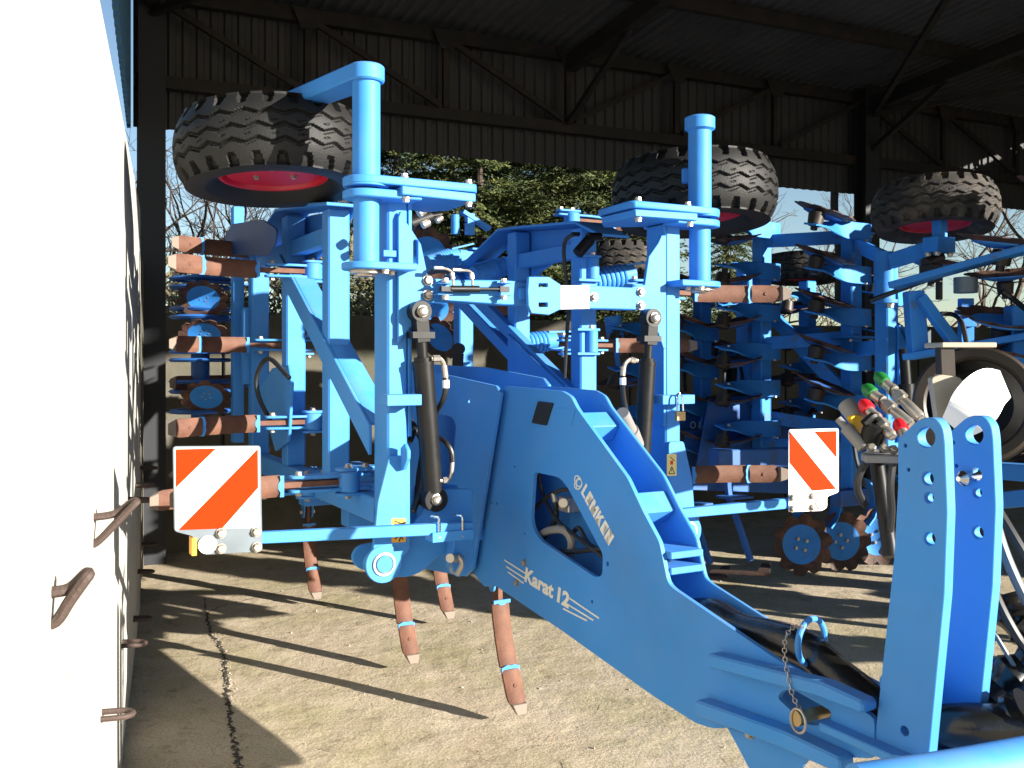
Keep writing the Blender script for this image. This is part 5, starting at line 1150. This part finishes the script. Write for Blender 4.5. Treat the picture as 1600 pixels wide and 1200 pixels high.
hp('cylinder_rod', lambda bm: [cyl(bm, toH(a), toH(b), .012, 10) for a, b in zip([(1.598,7.2,1.494),(1.68,7.2,1.312)], [(1.589,7.2,1.12),(1.675,7.2,1.12)])], CHROME, bevel=0)
# wheel arm and wheel
wh = toH((2.42,5.5,2.451))
w_ = put('wheel', TYREM, HA, 'muddy raised wheel', wh, quat_z((.085, .10, 1))); put('rim', RIM, w_); w_.scale = (.9, .9, .9)
pc = toH((2.192,5.65,2.165))
hp('pivot_tube', lambda bm: (cyl(bm, pc + Vector((0, 0, -.22)), pc + Vector((0, 0, .06)), .06, 20), cyl(bm, pc + Vector((0, 0, -.24)), pc + Vector((0, 0, -.22)), .075, 20)), bevel=0)
bolts(HA, [pc + Vector((.01, -.03, -.245))], (0, 0, -1), .022)
ae = toH((2.383,5.35,2.228))
hp('wheel_arm', lambda bm: (beam(bm, pc + Vector((-.02, -.06, 0)), ae, .04, .09), box(bm, ae + Vector((-.08, -.05, -.04)), ae + Vector((.07, .05, .045))), beam(bm, ae, Vector((ae.x, ae.y, wh.z)), .06, .06, (0, 1, 0))), bevel=.004)
bolts(HA, [ae + Vector((dx, dy, -.045)) for dx in (-.06, .05) for dy in (-.03, .03)], (0, 0, -1), .015)
hp('pivot_block', lambda bm: (cyl(bm, ae + Vector((-.10, .02, -.10)), ae + Vector((.04, .02, -.06)), .03, 12), box(bm, ae + Vector((-.11, -.04, -.20)), ae + Vector((-.02, .05, -.11))), box(bm, ae + Vector((0, 0, -.30)), ae + Vector((.03, .03, -.1)))), BROWNST, bevel=.004)
for q, s, e in (((2.416,8,2.347), .8, .2), ((0.737,6.5,2.25), .8, .1)):
    o = put('wheel', TYREM, HA, 'muddy wheel half hidden behind the arms', toH(q), (R(-2), R(e * 10), 0)); o.scale = (s, s, s); put('rim', RIM, o)
# centre section near the ground
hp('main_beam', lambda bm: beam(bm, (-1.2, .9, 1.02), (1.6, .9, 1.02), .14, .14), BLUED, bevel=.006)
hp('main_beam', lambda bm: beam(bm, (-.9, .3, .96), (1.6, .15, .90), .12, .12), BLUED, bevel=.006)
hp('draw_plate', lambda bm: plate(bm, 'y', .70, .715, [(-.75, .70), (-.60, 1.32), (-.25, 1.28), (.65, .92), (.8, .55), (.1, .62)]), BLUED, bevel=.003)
dl = toH((1.316,6.9,1.122))
ZP = hp('side_plate', lambda bm: plate(bm, 'y', dl.y, dl.y + .012, [(dl.x - .15, dl.z - .35), (dl.x - .15, dl.z + .16), (dl.x + .45, dl.z + .10), (dl.x + .75, dl.z - .40)]), BLUED, 'dark side plate with small white lettering', bevel=.003)
block_letters('LEMKEN', DECAL, ZP, (dl.x + .03, dl.y, dl.z - .025), (dl.x + .27, dl.y, dl.z - .055), .05, (0, -1, 0))
part('emblem', lambda bm: lathe(bm, (dl.x - .02, dl.y - .001, dl.z), (0, -1, 0), [(0, .018), (0, .026), (.001, .026), (.001, .018)], 20, close=True), DECAL, ZP)
for q, s in zip([(2.1,7,0.247),(2.475,7.25,0.223),(2.84,7.5,0.21),(3.208,7.7,0.204),(3.581,7.9,0.199)], (.95, .95, .95, .95, .95)):
    p = toH(q); o = put('notched_disc', DISC, HA, None, p, quat_z((-.42, -1, .08)) @ Matrix.Rotation(q[0] * 3, 4, 'Z').to_quaternion()); o.scale = (s, s, s)
    f = put('disc_face', DFACE, o); bolts(o, [(.05 * math.cos(R(90 * k + 30)), .05 * math.sin(R(90 * k + 30)), .03) for k in range(4)], (0, 0, 1), .011)
    a = [p + Vector((.22 + .20 * math.cos(R(t)), .05, .26 + .20 * math.sin(R(t)))) for t in range(-60, 250, 24)]
    hp('spring_arm', lambda bm: ribbon(bm, a, [(0, 1, 0)] * len(a), .10, .014), bevel=0)
for q in [(1.525,6.5,0.603),(1.334,6.9,0.496)]:
    p = toH(q)
    hp('tine_leg', lambda bm: (tube(bm, [p + Vector((0, .1, .25)), p + Vector((0, .08, .05)), p + Vector((.01, 0, -.12)), p + Vector((.03, -.1, -.36))], .026, 6, 3), plate(bm, 'z', p.z + .05, p.z + .064, [(p.x - .1, p.y - .05), (p.x + .1, p.y - .05), (p.x + .1, p.y + .1), (p.x - .1, p.y + .1)])), BLUED, bevel=0)
    hp('sweep_share', lambda bm: plate(bm, 'z', p.z - .43, p.z - .415, [(p.x + .03, p.y - .28), (p.x + .30, p.y + .0), (p.x + .24, p.y + .02), (p.x + .03, p.y - .16), (p.x - .18, p.y + .02), (p.x - .24, p.y)]), RUSTD, bevel=.002)
for pts in ([(1.353,7,2.02),(1.33,7,1.787),(1.26,7,1.6),(1.283,7,1.227),(1.377,7,0.853)], [(2.301,5.8,0.943),(2.223,5.8,1.097),(2.301,5.9,1.285),(2.262,5.9,1.443)], [(1.68,7.2,1.696),(1.704,7.1,1.411),(1.657,7.1,1.032)], [(2.16,6,1.28),(2.14,6,1.04),(2.2,6,0.8)]):
    hp('hydraulic_hose', lambda bm: tube(bm, [toH(v) for v in pts], .014, 6), HOSE, bevel=0)
hp('implement_frame', lambda bm: (box(bm, toH((2.067,6.2,0.649)), toH((2.356,6.2,0.753)) + Vector((0, .06, 0))), cyl(bm, toH((2.312,6,0.656)), toH((2.359,6.1,0.648)), .03, 12)), BLUED, bevel=.003)
hp('frame_beam', lambda bm: [beam(bm, toH(a), toH(b), .10, .09) for a, b in zip([(2.576,5.6,0.965),(2.629,5.8,0.711)], [(2.907,4.9,0.996),(2.907,4.9,0.914)])], BLUE, 'light blue frame beams right of the tower', bevel=.004)

# ---- second harrow at the right edge
HB = thing('disc_harrow_frame', 'rightmost blue disc harrow frame with orange rusted jagged discs at the picture edge', 'disc harrow', (2.55, 5.2, 0))
def toB(p): return Vector((p[0] - 2.55, p[1] - 5.2, p[2]))
def hb(name, fn, m=BLUEW, label=None, bevel=.003, parent=None): return part(name, fn, m, parent or HB, label, 35, bevel)
hb('frame_rail', lambda bm: beam(bm, toB((2.102,5.3,1.999)), toB((2.787,4.75,2.208)), .16, .035), bevel=.003)
hb('frame_rail', lambda bm: beam(bm, toB((2.184,5.3,1.607)), toB((2.787,4.75,1.749)), .16, .035), bevel=.003)
hb('frame_post', lambda bm: beam(bm, toB((2.195,5.25,1.968)), toB((2.219,5.25,1.628)), .09, .09, (0, 1, 0)), bevel=.006)
hb('frame_post', lambda bm: beam(bm, toB((2.633,5,1.873)), toB((2.633,5,1.4)), .10, .10, (0, 1, 0)), bevel=.006)
hb('frame_brace', lambda bm: beam(bm, toB((2.212,5.2,1.929)), toB((2.38,5.1,1.641)), .05, .075, (0, 1, 0)), bevel=.004)
hb('valve_post', lambda bm: (box(bm, toB((2.621,5.6,1.951)), toB((2.697,5.65,1.657))), box(bm, toB((2.579,5.55,1.881)), toB((2.692,5.6,1.846))), box(bm, toB((2.605,5.55,1.807)), toB((2.688,5.6,1.783)))), bevel=.003)
hb('collar', lambda bm: cyl(bm, toB((2.23,5.1,1.967)) + Vector((.18, 0, -.02)), toB((2.23,5.1,2.001)) + Vector((.18, 0, .03)), .06, 18), GALV, bevel=.003)
hb('block', lambda bm: [box(bm, toB(a), toB(b) + Vector((0, .1, 0))) for a, b in zip([(2.486,5.6,1.843),(2.419,5.6,1.768)], [(2.516,5.6,1.794),(2.445,5.6,1.675)])], GALV, bevel=.003)
for pts in ([(2.501,5.6,1.861),(2.576,5.6,1.854),(2.578,5.5,1.802),(2.603,5.5,1.692)], [(2.499,4.9,1.943),(2.548,4.9,1.91),(2.576,4.8,1.84)], [(2.053,5.5,1.93),(2.16,5.4,1.978),(2.297,5.3,2.035),(2.473,5.3,2.095)]):
    hb('hydraulic_hose', lambda bm: tube(bm, [toB(v) for v in pts], .014, 6), HOSE, bevel=0)
for q, n, s in (((2.56,5,2.173), (.10, -.16, 1), 1.0), ((2.618,5.1,2.018), (-.1, -.1, 1), .85), ((2.553,5,1.767), (.05, -.30, 1), 1.0), ((2.633,5,1.6), (.1, -.2, 1), .9), ((2.45,5,1.117), (.10, -.35, 1), .5), ((2.728,6.2,2.179), (.2, -.1, 1), .95)):
    o = put('notched_disc', DISC, HB, None, toB(q), quat_z(n) @ Matrix.Rotation(q[0] * 5, 4, 'Z').to_quaternion()); o.scale = (s, s, s); put('disc_face', DFACE, o); put('hub', HUB, o, None, (0, 0, -.09))
hb('red_beam', lambda bm: beam(bm, toB((2.725,5.6,1.645)), toB((3.204,5.4,1.643)), .06, .05), REDRIM, 'red bar behind the packer ring', bevel=.003)

# ---- packer ring with its bearing guard in front of the harrows
PK = thing('packer_wheel', 'dark steel packer wheel with a cream bearing bracket and glare white guard behind the tower', 'packer wheel', (0, 0, 0))
pcen = Vector((1.882,3.9,1.413)); PK.location = (pcen.x, pcen.y, 0); C0 = Vector((0, 0, pcen.z)); AXV = Vector((-.45, -.88, .12)).normalized()
def toP(p): return Vector((p[0] - pcen.x, p[1] - pcen.y, p[2]))
for k, r in ((0, .237), (.09, .244)):
    part('rim_ring', lambda bm: lathe(bm, C0 - AXV * k, AXV, [(-.03, r - .045), (-.035, r - .012), (-.02, r), (.02, r), (.035, r - .012), (.03, r - .045), (.02, r - .055), (-.02, r - .055)], 56, close=True), BROWNST if k == 0 else BLACK, PK)
part('wheel_disc', lambda bm: lathe(bm, C0 - AXV * .06, AXV, [(0, 0), (0, .10), (.02, .14), (.0, .19), (-.01, .19), (-.01, 0)], 40), BLACK, PK)
part('upright_bracket', lambda bm: (beam(bm, toP((1.663,3.68,1.526)), toP((1.658,3.68,1.644)), .055, .05, (0, 1, 0)),), BROWNST, PK, bevel=.003)
part('bracket_top', lambda bm: box(bm, toP((1.631,3.64,1.641)), toP((1.839,3.8,1.661))), BEIGE, PK, bevel=.003)
def guard(bm):
    o = [(1.485,1.532),(1.519,1.543),(1.587,1.534),(1.605,1.509),(1.573,1.496),(1.555,1.475),(1.555,1.362),(1.51,1.362)]
    plate(bm, 'y', 3.40 - pcen.y, 3.435 - pcen.y, [(x - pcen.x, z) for x, z in rnd(o, .012, 3)])
part('bearing_bracket', guard, BEIGE, PK, bevel=.004)
part('bearing_housing', lambda bm: (cyl(bm, toP((1.665,3.46,1.434)), toP((1.834,3.8,1.418)), .09, 24), ), GREY, PK, bevel=.004)
def shiny(bm):
    P = [toP(p) for p in [(1.546,3.36,1.358),(1.581,3.33,1.405),(1.621,3.33,1.456),(1.68,3.36,1.495),(1.75,3.41,1.509)]]; P = smooth_path(P, 4)
    ribbon(bm, P, [(.42, -.1, -.9)] * len(P), [.10 + .07 * math.sin(PI * i / (len(P) - 1)) for i in range(len(P))], .006)
part('glare_guard', shiny, mat('glare_white_sheet', (.85, .85, .85), .35, metal=.2), PK, 'bare metal guard with its glare put in as white colour')  # near-white base colour stands in for glare on the metal
# rest of the second harrow, out of view: wing rows placed to cast shade
for i, (x, y) in enumerate(((3.35, 4.75), (3.95, 4.35), (4.55, 4.05), (4.1, 5.3), (4.8, 4.9), (5.3, 5.4), (3.5, 5.9), (4.4, 6.2))):
    p = Vector((x - 2.55, y - 5.2, 0))
    hb('wing_post', lambda bm: box(bm, p + Vector((-.05, -.05, .5)), p + Vector((.05, .05, 2.62))), bevel=.006)
    for k in range(7):
        q = p + Vector((0, 0, 2.5 - .29 * k)); spring_arm(HB, q, (i + k) % 2 == 0, 1.0, R(28))
for a, b in (((3.35, 4.75), (4.55, 4.05)), ((3.5, 5.9), (5.3, 5.4))):
    for z in (.75, 1.25, 1.9, 2.45):
        hb('wing_beam', lambda bm: beam(bm, Vector((a[0] - 2.55, a[1] - 5.2, z)), Vector((b[0] - 2.55, b[1] - 5.2, z)), .12, .16), bevel=.004)
for x, y in ((3.9, 5.0), (4.6, 4.6), (5.2, 5.0), (3.7, 6.1), (4.7, 5.8)):
    o = put('notched_disc', DISC, HB, None, (x - 2.55, y - 5.2, .24), quat_z((-.3, -1, .05))); put('disc_face', DFACE, o)
hb('side_plate', lambda bm: hexa(bm, [(.9, -.2, .5), (2.6, -1.0, .5), (2.6, -1.0, 1.0), (.9, -.2, 1.1)], [(.9, -.18, .5), (2.6, -.98, .5), (2.6, -.98, 1.0), (.9, -.18, 1.1)]), bevel=0)
